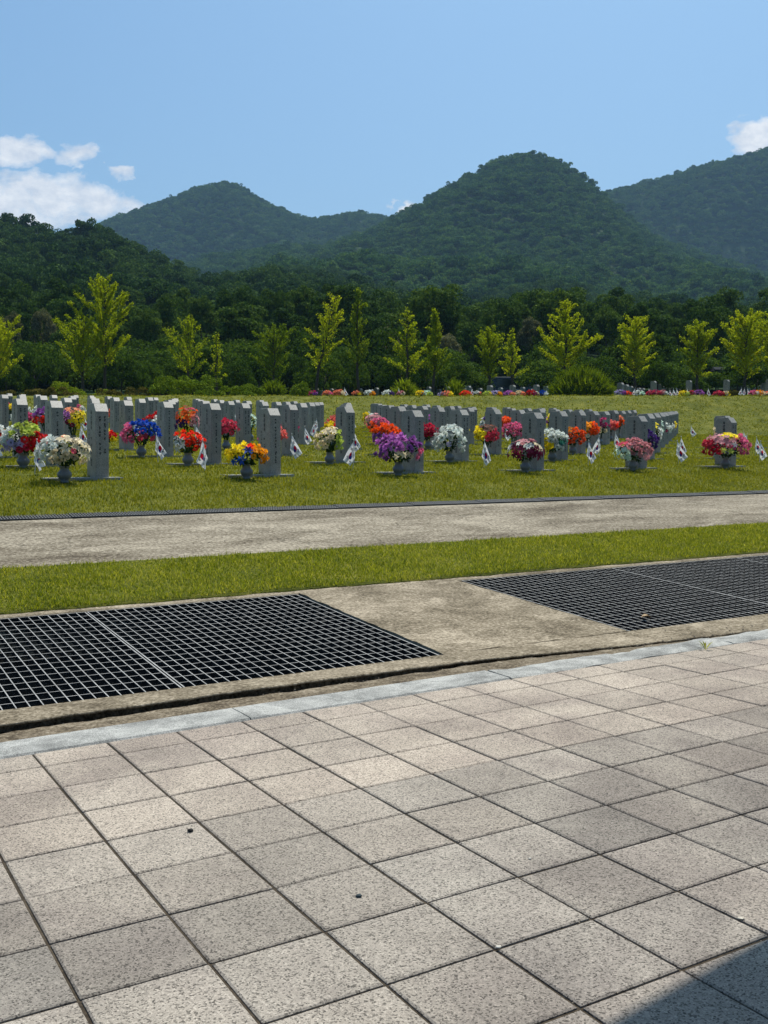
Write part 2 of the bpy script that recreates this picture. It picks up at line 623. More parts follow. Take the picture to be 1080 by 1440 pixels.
def groove():
    ss = np.arange(-6, 14, 0.025)
    gapw = np.interp(ss, [0.5, 2.5, 3.6, 4.6, 9], [.034, .040, .026, .012, .009]) * (1 + .35 * hashn(ss * 5, ss * 2, 7))
    front_ = lip_t(ss)
    GZ_ = lambda s, t: np.interp(t, [4.6, 4.98, 7.02, 7.2], [-1.197, -1.197, -1.066, -1.05]) + 0.006 * (s - 3)

    def rows(name, ts, zs, mat):
        R = []
        for t, z in zip(ts, zs):
            x, y = st1(ss, t)
            R.append(np.stack([x, y, z], 1))
        R = np.array(R); k, n = R.shape[:2]
        idx = np.arange(k * n).reshape(k, n)
        Fq = np.stack([idx[:-1, :-1], idx[:-1, 1:], idx[1:, 1:], idx[1:, :-1]], -1).reshape(-1, 4)
        tag(link(name, np_mesh(name, R.reshape(-1, 3), Fq, [mat])), kind='structure')
    e = front_ - gapw
    lift = np.interp(ss, [0, 3.4, 4.6, 9], [.014, .014, .004, .000])
    band = np.interp(ss, [0, 2.6, 3.6, 4.8, 9], [.022, .025, .014, .008, .006]) * (1 + .25 * hashn(ss * 4, ss, 3))
    zl = GZ_(ss, front_) + lift + 0.003 * hashn(ss * 17, front_ * 31)
    D_ = [np.full_like(ss, 4.43), 4.43 + (e - 4.43) * .35, 4.43 + (e - 4.43) * .7, e, e + .03, e + .10]
    zc = pz(ss, np.full_like(ss, 4.43)) - .018
    zd = np.minimum(zl - band, zc - .004)
    rows('dirt_strip', D_, [zc + (zd - zc) * min(1, k / 3) + 0.004 * hashn(ss * 14, t * 40, 2) - (0.03 if k > 3 else 0) for k, t in enumerate(D_)], M['dirt'])
    C_ = [front_ + .10, front_ + .09, front_ + .004, front_ + .001, front_ + .012, front_ + (4.985 - front_) * .5, np.full_like(ss, 4.985)]
    dz_ = [zl - .15, zl - .012, zl - .010, zl - .004, zl + .002, GZ_(ss, C_[5]) + lift * .7 + .003 + 0.003 * hashn(ss * 17, ss * 31), GZ_(ss, C_[6]) + .006]
    rows('drain_rim', C_, dz_, M['concrete'])
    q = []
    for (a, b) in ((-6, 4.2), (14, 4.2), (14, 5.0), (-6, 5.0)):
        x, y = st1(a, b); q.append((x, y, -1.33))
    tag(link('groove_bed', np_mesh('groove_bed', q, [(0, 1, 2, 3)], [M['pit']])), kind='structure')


groove()
GZ = lambda s, t: np.interp(t, [4.6, 4.98, 7.02, 7.2], [-1.197, -1.197, -1.066, -1.05]) + 0.006 * (s - 3)
strip('drain_rim', M['concrete'], [6.985, 7.04, 7.10, 7.22], -6, 16, 0.06, lambda s, t: GZ(s, t) + 0.002, skirt=0.3, seed=8)


def slab_block(sa, sb):
    """concrete crossing between two grates"""
    n = int((sb - sa) / 0.03) + 2; m_ = 70
    ss = np.linspace(sa, sb, n); tt = np.linspace(4.985, 6.985, m_)
    S, T = np.meshgrid(ss, tt)
    wob = 0.008 * hashn(T * 11, T * 5, 2)
    S = S + np.where(np.arange(n)[None, :] == 0, wob, 0) + np.where(np.arange(n)[None, :] == n - 1, wob, 0)
    x, y = st1(S, T)
    z = GZ(S, T) + 0.008 + 0.004 * hashn(S * 5, T * 5) + 0.002 * hashn(S * 19, T * 23, 3)
    V = np.stack([x, y, z], -1).reshape(-1, 3)
    idx = np.arange(n * m_).reshape(m_, n)
    F = [tuple(q) for q in np.stack([idx[:-1, :-1], idx[:-1, 1:], idx[1:, 1:], idx[1:, :-1]], -1).reshape(-1, 4)]
    V = [tuple(v) for v in V]
    for col in (0, n - 1):
        o = len(V)
        V += [(V[idx[k, col]][0], V[idx[k, col]][1], V[idx[k, col]][2] - 0.8) for k in range(m_)]
        for k in range(m_ - 1):
            F.append((idx[k, col], idx[k + 1, col], o + k + 1, o + k))
    tag(link('concrete_crossing', np_mesh('concrete_crossing', V, F, [M['concrete']])), kind='structure')


slab_block(3.33, 4.79)
# pit below the grates
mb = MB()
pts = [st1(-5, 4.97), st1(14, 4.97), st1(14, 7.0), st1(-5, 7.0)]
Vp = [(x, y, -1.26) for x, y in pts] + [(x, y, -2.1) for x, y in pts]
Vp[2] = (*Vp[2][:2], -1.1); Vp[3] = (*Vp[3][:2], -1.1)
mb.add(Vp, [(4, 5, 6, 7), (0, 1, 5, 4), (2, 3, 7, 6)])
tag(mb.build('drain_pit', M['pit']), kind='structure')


def grate(s0, s1, label, frame_light=True):
    t0, t1 = 4.992, 6.978
    ns = 25; nt_ = 18
    o = empty('drain_grate', (*st1((s0 + s1) / 2, 6.0), float(GZ((s0 + s1) / 2, 6.0))), H1)
    tag(o, label, 'drain grate', 'steel grates over the drain')
    cx, cz = (s0 + s1) / 2, float(GZ((s0 + s1) / 2, 6.0))
    L = lambda s, t, dz: (s - cx, t - 6.0, float(GZ(s, t)) - cz + dz)

    def bar(m_, a, b, w, top, bot):
        (sa, ta), (sb, tb) = a, b
        d = Vector((sb - sa, tb - ta)).normalized(); nx, ny = -d.y * w / 2, d.x * w / 2
        Vv = []
        for (s, t) in ((sa, ta), (sb, tb)):
            for (k) in (-1, 1):
                for dz in (bot, top):
                    Vv.append(L(s + k * nx, t + k * ny, dz))
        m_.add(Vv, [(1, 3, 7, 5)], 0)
        m_.add(Vv, [(0, 2, 3, 1), (4, 5, 7, 6), (0, 1, 5, 4), (2, 6, 7, 3), (0, 4, 6, 2)], 1)  # sides, ends and underside get the painted shade colour
    b = MB()
    for k in range(1, ns):
        s = s0 + (s1 - s0) * k / ns
        bar(b, (s, t0), (s, t1), 0.0056, 0.0, -0.034)
    b.build('load_bars', [M['galv'], M['bar_shade']], o)
    c = MB()
    for k in range(1, nt_):
        t = t0 + (t1 - t0) * k / nt_
        bar(c, (s0, t), (s1, t), 0.0055, -0.002, -0.012)
    c.build('cross_bars', [M['galv'], M['bar_shade']], o)
    f = MB()
    for s in (s0 + .004, s1 - .004):
        bar(f, (s, t0), (s, t1), 0.008, 0.0005, -0.045)
    for t in (t0, t1):
        bar(f, (s0, t), (s1, t), 0.008, 0.0005, -0.045)
    f.build('frame', [M['galv'], M['bar_shade']], o)


grate(-1.44, 0.135, 'steel grid grate cut by the left edge of the picture')
grate(0.145, 1.715, 'steel grid grate left of the concrete crossing, its bright seam on the right')
grate(1.725, 3.305, 'steel grid grate touching the left side of the concrete crossing')
grate(4.83, 6.50, 'steel grid grate touching the right side of the concrete crossing, dry leaf on it')
grate(6.51, 8.16, 'dark steel grid grate beyond the right seam, next to the lawn strip')
grate(8.17, 9.82, 'steel grid grate cut by the right edge of the picture')

# lawn strip, path, trench drain
strip('lawn_strip', M['soil'], [7.09, 7.3, 7.7, 8.1, 8.37], -8, 24, 0.1, lambda s, t: low_z(t) + 0.006 * (s - 3) + 0.008, wob=0.02, skirt=0.02)
strip('path', M['path'], [8.30, 8.7, 9.2, 9.7, 10.21], -8, 30, 0.15, lambda s, t: low_z(t) + 0.0045 * (s - 4), wob=0.0)
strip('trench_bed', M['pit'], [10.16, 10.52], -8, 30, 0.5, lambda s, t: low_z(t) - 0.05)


def trench():
    first = None
    a = 0.0
    L = 1.0
    mm = MB()
    for k in range(34):
        x = k / 34 + 0.012
        mm.box(x, x + 0.014, 0.0, 0.2, -0.02, 0.0)
    for y in (0.0, 0.066, 0.132, 0.19):
        mm.box(0.004, 0.996, y, y + 0.008, -0.021, 0.002)
    me = mm.mesh('trench_grate', [M['black_steel']])
    for k in range(-1, 22):
        s = k * 1.0 + 0.4
        x, y = st1(s, 10.235)
        z = float(low_z(10.235)) + 0.0045 * (s - 4) + 0.012
        o = link('trench_grate', me)
        o.location = (x, y, z)
        o.rotation_euler = (0.13, 0, H1)
        tag(o, 'black slotted trench drain cover between the concrete path and the lawn of graves', 'drain cover', 'black trench drain covers along the path')


trench()

# ------------------------------------------------------------------ lawns
def build_lawn():
    ts = np.concatenate([np.arange(10.40, 14, 0.3), np.arange(14, 24, 0.8), np.arange(24, 52, 0.5), np.arange(52, 90, 2)])
    ss = np.concatenate([np.arange(-30, -4, 2.0), np.arange(-4, 48, 0.7), np.arange(48, 90, 3.0)])
    S, T = np.meshgrid(ss, ts)
    T = T + np.where(np.arange(len(ts))[:, None] == 0, 0.012 * hashn(S * 7, S * 3), 0)
    x, y = st1(S, T)
    ok = y < 66
    z = lawn_z(x, y)
    z = z + 0.0
    idx = np.arange(S.size).reshape(S.shape)
    Fq = np.stack([idx[:-1, :-1], idx[:-1, 1:], idx[1:, 1:], idx[1:, :-1]], -1)
    keep = (ok[:-1, :-1] & ok[1:, 1:] & ok[1:, :-1] & ok[:-1, 1:])
    o = link('lawn', np_mesh('lawn', np.stack([x, y, z], -1).reshape(-1, 3), Fq[keep].reshape(-1, 4), [M['soil']], smooth=True))
    tag(o, kind='structure')


build_lawn()


def blades(name, x, y, z, h, w, mat, label):
    n = len(x)
    a = rng.uniform(0, 2 * np.pi, n)
    lean = rng.uniform(0.15, 0.9, n) * h
    la = rng.uniform(0, 2 * np.pi, n)
    base = np.stack([x, y, z], 1)
    dx = np.stack([np.cos(a), np.sin(a), 0 * a], 1) * (w / 2)[:, None]
    tip = base + np.stack([lean * np.cos(la), lean * np.sin(la), h], 1)
    mid = base + np.stack([0.3 * lean * np.cos(la), 0.3 * lean * np.sin(la), 0.55 * h], 1)
    V = np.stack([base - dx, base + dx, mid + dx * 0.8, tip, mid - dx * 0.8], 1).reshape(-1, 3)
    i = np.arange(n)[:, None] * 5
    F4 = (i + np.array([[0, 1, 2, 4]])); F3 = (i + np.array([[4, 2, 3]]))
    me = bpy.data.meshes.new(name)
    me.vertices.add(len(V)); me.vertices.foreach_set('co', V.astype(np.float32).ravel())
    loops = np.concatenate([F4.ravel(), F3.ravel()]).astype(np.int32)
    me.loops.add(len(loops)); me.loops.foreach_set('vertex_index', loops)
    me.polygons.add(2 * n)
    me.polygons.foreach_set('loop_start', np.concatenate([np.arange(n) * 4, 4 * n + np.arange(n) * 3]).astype(np.int32))
    me.update(calc_edges=True)
    me.materials.append(mat)
    at = me.attributes.new('rnd', 'FLOAT', 'FACE')
    r = rng.random(n)
    at.data.foreach_set('value', np.concatenate([r, r]).astype(np.float32))
    o = link(name, me)
    tag(o, label, 'grass', kind='stuff')
    return o


def scatter1(s0, s1, t0, t1, n):
    s = rng.uniform(s0, s1, n); t = rng.uniform(t0, t1, n)
    x, y = st1(s, t)
    u = x / y
    k = (np.abs(u) < 0.44)
    return s[k], t[k], x[k], y[k]


# strip of grass between drain and path
s, t, x, y = scatter1(-1, 12, 7.075, 8.37, 95000)
edge = 0.012 * hashn(s * 9, s * 4)
hgt = rng.uniform(0.015, 0.04, len(s)) * (1 + 0.35 * hashn(s * 3, t * 3))
k = rng.random(len(s)) < 0.02
hgt = np.where(k, hgt * 1.7, hgt)
k = (t > 7.115 + 0.03 * hashn(s * 5, s * 2, 3)) & (t < 8.35 + 0.02 * hashn(s * 6, s * 3, 1))
s, t, x, y, hgt = s[k], t[k], x[k], y[k], hgt[k]
blades('grass', x, y, low_z(t) + 0.006 * (s - 3) + 0.004, hgt, rng.uniform(0.004, 0.0085, len(s)), M['grass_near'],
       'bright green grass of the narrow strip between drain and path')
# field of graves and the bank behind it
xs, ys, hs_, ws_ = [], [], [], []
for (t0, t1, s0, s1, n, h0, h1, w0, w1) in [(10.40, 12.5, 0, 22, 80000, .02, .05, .006, .012), (12.5, 16, 0, 26, 75000, .02, .05, .008, .016),
                                           (16, 24, 0, 40, 75000, .022, .055, .014, .03), (24, 34, 4, 48, 70000, .03, .06, .025, .05),
                                           (34, 46, 8, 56, 60000, .035, .07, .03, .06), (46, 54, 14, 60, 10000, .04, .08, .04, .07)]:
    s, t, x, y = scatter1(s0, s1, t0, t1, n)
    k = y < 58
    x, y = x[k], y[k]
    xs.append(x); ys.append(y)
    hs_.append(rng.uniform(h0, h1, len(x)) * (1 + 0.3 * hashn(x * 2, y * 2))); ws_.append(rng.uniform(w0, w1, len(x)))
x = np.concatenate(xs); y = np.concatenate(ys)
blades('grass', x, y, lawn_z(x, y) - 0.006, np.concatenate(hs_), np.concatenate(ws_), M['grass'],
       'yellow green mown grass of the cemetery field and the bank behind it')

# ------------------------------------------------------------------ stone and flowers
def granite_mat(name, lo, hi, scale=110, p0=0.3, p1=0.68):
    m, q, p = material(name, 0.46, 0.6)
    t = q.n('ShaderNodeTexCoord')
    oi = q.n('ShaderNodeObjectInfo')
    v = q.noise(t.outputs['Object'], scale, 3, 0.8)
    w = q.noise(t.outputs['Object'], 9, 5, 0.65)
    f = q.math('ADD', q.math('MULTIPLY', v, 0.75), q.math('MULTIPLY', w, 0.25))
    c = q.ramp(f, [(p0, lo), (p1, hi)])
    k = q.math('ADD', 0.88, q.math('MULTIPLY', oi.outputs['Random'], 0.24))
    c = q.mix(1.0, c, q.vec(k, k, k), 'MULTIPLY')
    q.put(p.inputs['Base Color'], c)
    return m


M['granite'] = granite_mat('headstone_granite', (0.12, 0.113, 0.097), (0.38, 0.355, 0.30), 95, .40, .60)
M['slab'] = granite_mat('slab_granite', (0.17, 0.17, 0.155), (0.36, 0.36, 0.33))
M['vase'] = granite_mat('vase_stone', (0.12, 0.12, 0.12), (0.22, 0.22, 0.215), 60)
M['ink'] = flat_mat('engraved_ink', (0.012, 0.012, 0.013), 0.6)
M['leaf_dark'] = leaf_mat('bouquet_leaves', (0.012, 0.03, 0.010), (0.03, 0.075, 0.02), trans=0.1, scale=8)
M['pole'] = flat_mat('flag_pole', (0.62, 0.62, 0.58), 0.5)


def petal_mat(name, c):
    m, q, p = material(name, 0.65, 0.15)
    at = q.n('ShaderNodeAttribute', attribute_name='rnd')
    c2 = tuple(min(1, v * 1.25 + 0.02) for v in c); c1 = tuple(v * 0.62 for v in c)
    col = q.ramp(at.outputs['Fac'], [(0.0, c1), (0.5, c), (1.0, c2)])
    q.put(p.inputs['Base Color'], col)
    tr = q.n('ShaderNodeBsdfTranslucent')
    q.put(tr.inputs[0], col)
    mx = q.n('ShaderNodeMixShader'); mx.inputs[0].default_value = 0.38
    q.put(mx.inputs[1], p.outputs[0]); q.put(mx.inputs[2], tr.outputs[0])
    q.put(q.nt.nodes['Material Output'].inputs[0], mx.outputs[0])
    return m


PC = {'white': (218, 222, 215), 'cream': (225, 210, 175), 'peach': (236, 150, 110), 'pink': (222, 110, 150), 'dusty': (205, 140, 145),
      'magenta': (190, 50, 110), 'crimson': (185, 25, 60), 'red': (205, 25, 25), 'maroon': (110, 20, 55), 'orange': (240, 95, 20),
      'vermilion': (235, 55, 20), 'yellow': (240, 215, 30), 'gold': (240, 165, 15), 'lime': (190, 205, 90), 'lavender': (175, 165, 200),
      'purple': (150, 85, 165), 'violet': (80, 50, 125), 'blue': (25, 80, 180), 'teal': (60, 130, 115), 'rose': (200, 60, 85),
      'lilac': (185, 110, 185), 'mint': (200, 225, 205), 'salmon': (225, 115, 105), 'brown': (110, 70, 55)}
PM = {}


def pmat(c):
    if c not in PM:
        PM[c] = petal_mat('petals_' + c, srgb(*PC[c]))
    return PM[c]


def blossom(kind, c, nrm, r, R):
    """quads of one flower head at c facing nrm"""
    nrm = nrm / np.linalg.norm(nrm)
    a = np.array([0, 0, 1.0]) if abs(nrm[2]) < 0.8 else np.array([1.0, 0, 0])
    u = np.cross(nrm, a); u /= np.linalg.norm(u); w = np.cross(nrm, u)
    Q = []
    if kind == 'mum':      # dense ball of narrow petals
        n = 30
        ph = R.uniform(0, 2 * np.pi, n); ct = R.uniform(-0.1, 1, n); stt = np.sqrt(1 - ct * ct)
        d = nrm[None] * ct[:, None] + stt[:, None] * (np.cos(ph)[:, None] * u + np.sin(ph)[:, None] * w)
        side = np.cross(d, nrm + 0.01 * R.normal(size=3)); side /= (np.linalg.norm(side, axis=1)[:, None] + 1e-6)
        rr = r * R.uniform(0.85, 1.1, n)[:, None]
        p0 = c + d * rr * 0.35; p1 = c + d * rr
        up = np.cross(side, d)
        ww = r * 0.20
        Q = np.stack([p0 - side * ww, p0 + side * ww, p1 + side * ww * 0.9 + up * r * .1, p1 - side * ww * 0.9 + up * r * .1], 1)
    elif kind == 'rose':   # nested cups
        out = []
        for ring, (n, rad, lift, op) in enumerate([(6, 1.0, 0.0, 0.75), (5, 0.7, 0.25, 0.4), (4, 0.4, 0.4, 0.15)]):
            for k in range(n):
                an = 2 * np.pi * (k + 0.5 * ring) / n + R.uniform(-.15, .15)
                for sg in (0,):
                    d = np.cos(an) * u + np.sin(an) * w; sd = -np.sin(an) * u + np.cos(an) * w
                    b = c + nrm * r * (lift - 0.35)
                    p0 = b + d * r * rad * 0.4; p1 = b + d * r * rad + nrm * r * (0.75 - op)
                    ww = r * rad * 0.62
                    out.append([p0 - sd * ww * .6, p0 + sd * ww * .6, p1 + sd * ww, p1 - sd * ww])
        Q = np.array(out)
    elif kind == 'lily':   # pointed star
        out = []
        for k in range(6):
            an = 2 * np.pi * k / 6 + R.uniform(-.2, .2)
            d = np.cos(an) * u + np.sin(an) * w; sd = -np.sin(an) * u + np.cos(an) * w
            b = c - nrm * r * 0.4
            m_ = c + d * r * 0.55 + nrm * r * 0.12
            t_ = c + d * r * 1.25 - nrm * r * 0.1
            out.append([b, m_ + sd * r * .27, t_, m_ - sd * r * .27])
        Q = np.array(out)
    else:                  # small five petalled
        out = []
        for k in range(5):
            an = 2 * np.pi * k / 5 + R.uniform(-.2, .2)
            d = np.cos(an) * u + np.sin(an) * w; sd = -np.sin(an) * u + np.cos(an) * w
            b = c; t_ = c + d * r + nrm * r * R.uniform(-.1, .35)
            out.append([b - sd * r * .12, t_ - sd * r * .5, t_ + sd * r * .5, b + sd * r * .12])
        Q = np.array(out)
    return Q


def bouquet(loc, spec, label, W=0.26, H=0.17, zc=0.36, seed=0, place='', lod=1.0):
    """spec: list of (dx, dz, colour, kind, radius of head, weight); dx, dz in -1..1 as seen from the camera"""
    R = np.random.default_rng(seed)
    o = empty('bouquet', loc)
    tag(o, label, 'bouquet', 'artificial flower bouquets on the graves')
    n = int(46 * lod * (W / .26) * (H / .17) ** .6)
    heads = {}
    cen = np.array([(a, b) for a, b, *_ in spec])
    placed = []
    tries = 0
    while tries < n * 5:
        tries += 1
        ph = R.uniform(0, 2 * np.pi); ct = R.uniform(-0.55, 1.0); stt = math.sqrt(1 - ct * ct)
        d = np.array([stt * math.cos(ph), stt * math.sin(ph), ct])
        if ct < -0.05 and d[1] > 0.3:
            continue
        rad = R.uniform(0.8, 1.02)
        p = np.array([d[0] * W * rad, d[1] * W * 0.75 * rad, d[2] * H * rad])
        vx, vz = d[0], d[2]
        k = int(np.argmin(((cen[:, 0] - vx) ** 2 + (cen[:, 1] - vz) ** 2) / np.array([sp[5] for sp in spec]) ** 2))
        a, b, colr, kind, hr, wt = spec[k]
        if any(np.linalg.norm(p - q) < 0.72 * (hr + hq) for q, hq in placed):
            continue
        placed.append((p, hr))
        heads.setdefault(colr, []).append(blossom(kind, p + [0, 0, zc], d + [0, 0, .25], hr * R.uniform(.95, 1.22), R))
    for colr, L in heads.items():
        sizes = np.concatenate([np.clip(R.normal(.5, .22) + R.uniform(-.18, .18, len(q)), 0, 1) for q in L])
        Q = np.concatenate(L)
        me = np_mesh('blossoms', Q.reshape(-1, 3), np.arange(len(Q) * 4).reshape(-1, 4), [pmat(colr)], attrs={'rnd': ('FACE', sizes)})
        b = link('blossoms', me, o)
        if len(heads) > 1: b['label'] = colr + ' artificial flowers'
    # leaves: a dark skirt below and between the heads
    m_ = int(150 * lod)
    ph = R.uniform(0, 2 * np.pi, m_); ct = R.uniform(-1.0, 0.65, m_); stt = np.sqrt(1 - ct * ct)
    d = np.stack([stt * np.cos(ph), stt * np.sin(ph), ct], 1)
    rad = R.uniform(0.45, 0.86, m_)[:, None]
    p = d * rad * [W, W * .75, H * 1.0] + [0, 0, zc - 0.01]
    p[:, :2] *= np.clip(1.0 + (p[:, 2:3] - zc) / H * 0.45, 0.3, 1)
    L_ = R.uniform(.04, .075, m_)[:, None]
    side = np.cross(d, R.normal(size=(m_, 3))); side /= np.linalg.norm(side, axis=1)[:, None]
    dd = d + 0.5 * R.normal(size=(m_, 3)); dd /= np.linalg.norm(dd, axis=1)[:, None]
    Q = np.stack([p - dd * L_ * .4, p + side * L_ * .32, p + dd * L_ * .8, p - side * L_ * .32], 1)
    # stems
    k2 = int(16 * lod)
    a0 = R.uniform(0, 2 * np.pi, k2)
    bot = np.stack([0.02 * np.cos(a0), 0.02 * np.sin(a0), np.full(k2, 0.18)], 1)
    top = np.stack([W * .5 * np.cos(a0), W * .4 * np.sin(a0), np.full(k2, zc)], 1)
    sx = np.array([0.004, 0.004, 0])
    Q2 = np.stack([bot - sx, bot + sx, top + sx, top - sx], 1)
    Q = np.concatenate([Q, Q2])
    me = np_mesh('leaves', Q.reshape(-1, 3), np.arange(len(Q) * 4).reshape(-1, 4), [M['leaf_dark']], attrs={'rnd': ('FACE', R.random(len(Q)))})
    link('leaves', me, o)
    return o


# ---- shared meshes of a grave
def headstone_mesh():
    prof = [(0, 0), (0.36, 0), (0.36, 0.885), (0.315, 0.935), (0.082, 0.935), (0.0, 0.835)]
    mb = MB()
    n = len(prof); e = 0.004
    V = []
    for xx, ins in ((0.0, e), (e, 0.0), (0.165 - e, 0.0), (0.165, e)):
        for (t, z) in prof:
            cx, cz = 0.18, 0.45
            V.append((xx, t + (cx - t) / abs(cx - t) * ins, z + (np.sign(cz - z) * ins if z > 0 else 0)))
    F = []
    for k in range(3):
        for i in range(n):
            F.append((k * n + i, (k + 1) * n + i, (k + 1) * n + (i + 1) % n, k * n + (i + 1) % n))
    F.append(tuple(range(n - 1, -1, -1))[::-1]); F.append(tuple(3 * n + i for i in range(n)))
    mb.add(V, F)
    return mb.mesh('headstone', [M['granite']])


ME_HEAD = headstone_mesh()
mb = MB()
mb.box(-0.62, 0.32, -0.10, 0.50, -0.03, 0.022)
ME_SLAB = mb.mesh('base_slab', [M['slab']])
mb = MB()
mb.lathe([(0.052, 0), (0.055, 0.02), (0.045, 0.035), (0.07, 0.06), (0.088, 0.10), (0.084, 0.135), (0.06, 0.165), (0.05, 0.19), (0.062, 0.215), (0.068, 0.225), (0.05, 0.223), (0.04, 0.2)], 20)
ME_VASE = mb.mesh('flower_vase', [M['vase']], smooth=True)


def text_mesh(lines, size, gap):
    """column of writing, one letter above the other, as a thin mesh in the xz plane"""
    V, F = [], []
    z = 0.0
    for ch, sc_ in lines:
        if ch != ' ':
            cu = bpy.data.curves.new('t', 'FONT')
            cu.body = ch; cu.size = size * sc_; cu.extrude = 0.0; cu.resolution_u = 2
            cu.align_x = 'CENTER'; cu.offset = size * 0.035
            ob = bpy.data.objects.new('t', cu)
            COL.objects.link(ob)
            bpy.context.view_layer.update()
            me = bpy.data.meshes.new_from_object(ob.evaluated_get(bpy.context.evaluated_depsgraph_get()))
            o = len(V)
            V += [(v.co.x, 0.0, v.co.y + z) for v in me.vertices]
            F += [tuple(i + o for i in p.vertices) for p in me.polygons]
            bpy.data.objects.remove(ob); bpy.data.meshes.remove(me)
        z -= size * sc_ * gap
    return V, F


def inscriptions():
    out = []
    names = ['\uc721\uad70\ubcd1\uc7a5', '\uc721\uad70\uc0c1\uc0ac', '\uc721\uad70\uc911\uc0ac']     # ranks
    for k in range(3):
        rk = names[k]
        r = random.Random(k)
        body = [(c, 1.0) for c in rk] + [(' ', .6)]
        V, F = text_mesh([(c, 1.0) for c in rk] + [(' ', 0.5)], 0.055, 1.12)
        o = len(V)
        V2, F2 = text_mesh([('\uc758', 0.8), ('\ubb18', 1.0)], 0.055, 1.2)
        # weathered name letters between rank and the closing word: a few worn strokes each
        zz = -0.30
        Vn, Fn = [], []
        for q in range(3):
            for st_ in range(4):
                cx, cz = r.uniform(-.012, .012), zz + r.uniform(-.018, .018)
                if st_ % 2: w, h = r.uniform(.018, .03), .007
                else: w, h = .006, r.uniform(.018, .032)
                b = len(Vn)
                Vn += [(cx - w / 2 * 1.6, 0, cz - h / 2), (cx + w / 2 * 1.6, 0, cz - h / 2), (cx + w / 2 * 1.6, 0, cz + h / 2), (cx - w / 2 * 1.6, 0, cz + h / 2)]
                Fn.append((b, b + 1, b + 2, b + 3))
            zz -= 0.085
        V = list(V); F = list(F)
        F += [tuple(i + len(V) for i in f) for f in Fn]; V += Vn
        F += [tuple(i + len(V) for i in f) for f in F2]; V += [(a, b, c - 0.585) for a, b, c in V2]
        # front: plane xz -> faces -b side. map text x to -y (reads left to right from that side)
        VV = [(-0.0025, 0.16 - a * 1.0, 0.80 + c) for a, b, c in V]
        # small unit column beside it
        zz = 0.60
        for q in range(4):
            for st_ in range(3):
                cy, cz = 0.255 + r.uniform(-.008, .008), zz + r.uniform(-.012, .012)
                w, h = (r.uniform(.012, .02), .004) if st_ % 2 else (.004, r.uniform(.012, .022))
                b = len(VV)
                VV += [(-0.0025, cy + w, cz - h / 2), (-0.0025, cy - w, cz - h / 2), (-0.0025, cy - w, cz + h / 2), (-0.0025, cy + w, cz + h / 2)]
                F.append((b, b + 1, b + 2, b + 3))
            zz -= 0.05
        out.append((np_mesh('inscription', VV, F, [M['ink']]), None))
    # side columns (dates): small worn letters
    sides = []
    for k in range(3):
        r = random.Random(20 + k)
        V, F = [], []
        for col in ((0.085,), (0.055, 0.115), (0.08,))[k]:
            zz = 0.76
            while zz > (0.18 if k != 1 else 0.3):
                if r.random() > 0.12:
                    for st_ in range(4):
                        cx, cz = col + r.uniform(-.006, .006), zz + r.uniform(-.012, .012)
                        w, h = (r.uniform(.014, .026), .007) if st_ % 2 else (.007, r.uniform(.014, .026))
                        b = len(V)
                        V += [(cx - w / 2, -0.0025, cz - h / 2), (cx + w / 2, -0.0025, cz - h / 2), (cx + w / 2, -0.0025, cz + h / 2), (cx - w / 2, -0.0025, cz + h / 2)]
                        F.append((b, b + 1, b + 2, b + 3))
                zz -= r.choice([0.036, 0.036, 0.055])
        sides.append(np_mesh('side_inscription', V, F, [M['ink']]))
    return [a for a, _ in out], sides


ME_INS, ME_SIDE = inscriptions()


# ---- flag meshes
def flag_mats():
    out = []
    for nm, c in (('flag_white', (0.72, 0.73, 0.75)), ('flag_red', srgb(190, 25, 45)), ('flag_blue', srgb(20, 45, 120)), ('flag_black', (0.012, 0.012, 0.014))):
        m, q, p = material(nm, 0.8, 0.1)
        p.inputs['Base Color'].default_value = (*c, 1)
        tr = q.n('ShaderNodeBsdfTranslucent'); tr.inputs[0].default_value = (*c, 1)
        mx = q.n('ShaderNodeMixShader'); mx.inputs[0].default_value = 0.35
        q.put(mx.inputs[1], p.outputs[0]); q.put(mx.inputs[2], tr.outputs[0])
        q.put(q.nt.nodes['Material Output'].inputs[0], mx.outputs[0])
        out.append(m)
    return out


FM = flag_mats()


def flag_color(u, v):
    """u along the fly 0..3, v down the hoist 0..2 (3:2 flag) -> material index"""
    x, y = u - 1.5, 1.0 - v
    if x * x + y * y < 0.25:
        an = math.atan2(2, 3)
        X = x * math.cos(an) - y * -math.sin(an) * -1; Y = x * math.sin(an) + y * math.cos(an)
        X = x * math.cos(an) - y * math.sin(an) * 1
        # rotated frame: red above
        xr = x * math.cos(-an) - y * math.sin(-an) * -1
        Xr = x * math.cos(an) - y * math.sin(an)
        Yr = x * math.sin(an) + y * math.cos(an)
        if (Xr + 0.25) ** 2 + Yr ** 2 < 0.0625: return 1
        if (Xr - 0.25) ** 2 + Yr ** 2 < 0.0625: return 2
        return 1 if Yr > 0 else 2
    for sx, sy, pat in ((-1, 1, (1, 1, 1)), (1, 1, (0, 1, 0)), (-1, -1, (1, 0, 1)), (1, -1, (0, 0, 0))):
        an = math.atan2(2 * sy, 3 * sx)
        d = x * math.cos(an) + y * math.sin(an); e = -x * math.sin(an) + y * math.cos(an)
        if abs(e) < 0.25 and 0.75 < d < 1.09:
            band = (d - 0.75) / 0.34 * 3
            k = min(2, int(band))
            if band - k < 0.70 and (pat[k] or abs(e) > 0.03):
                return 3
    return 0


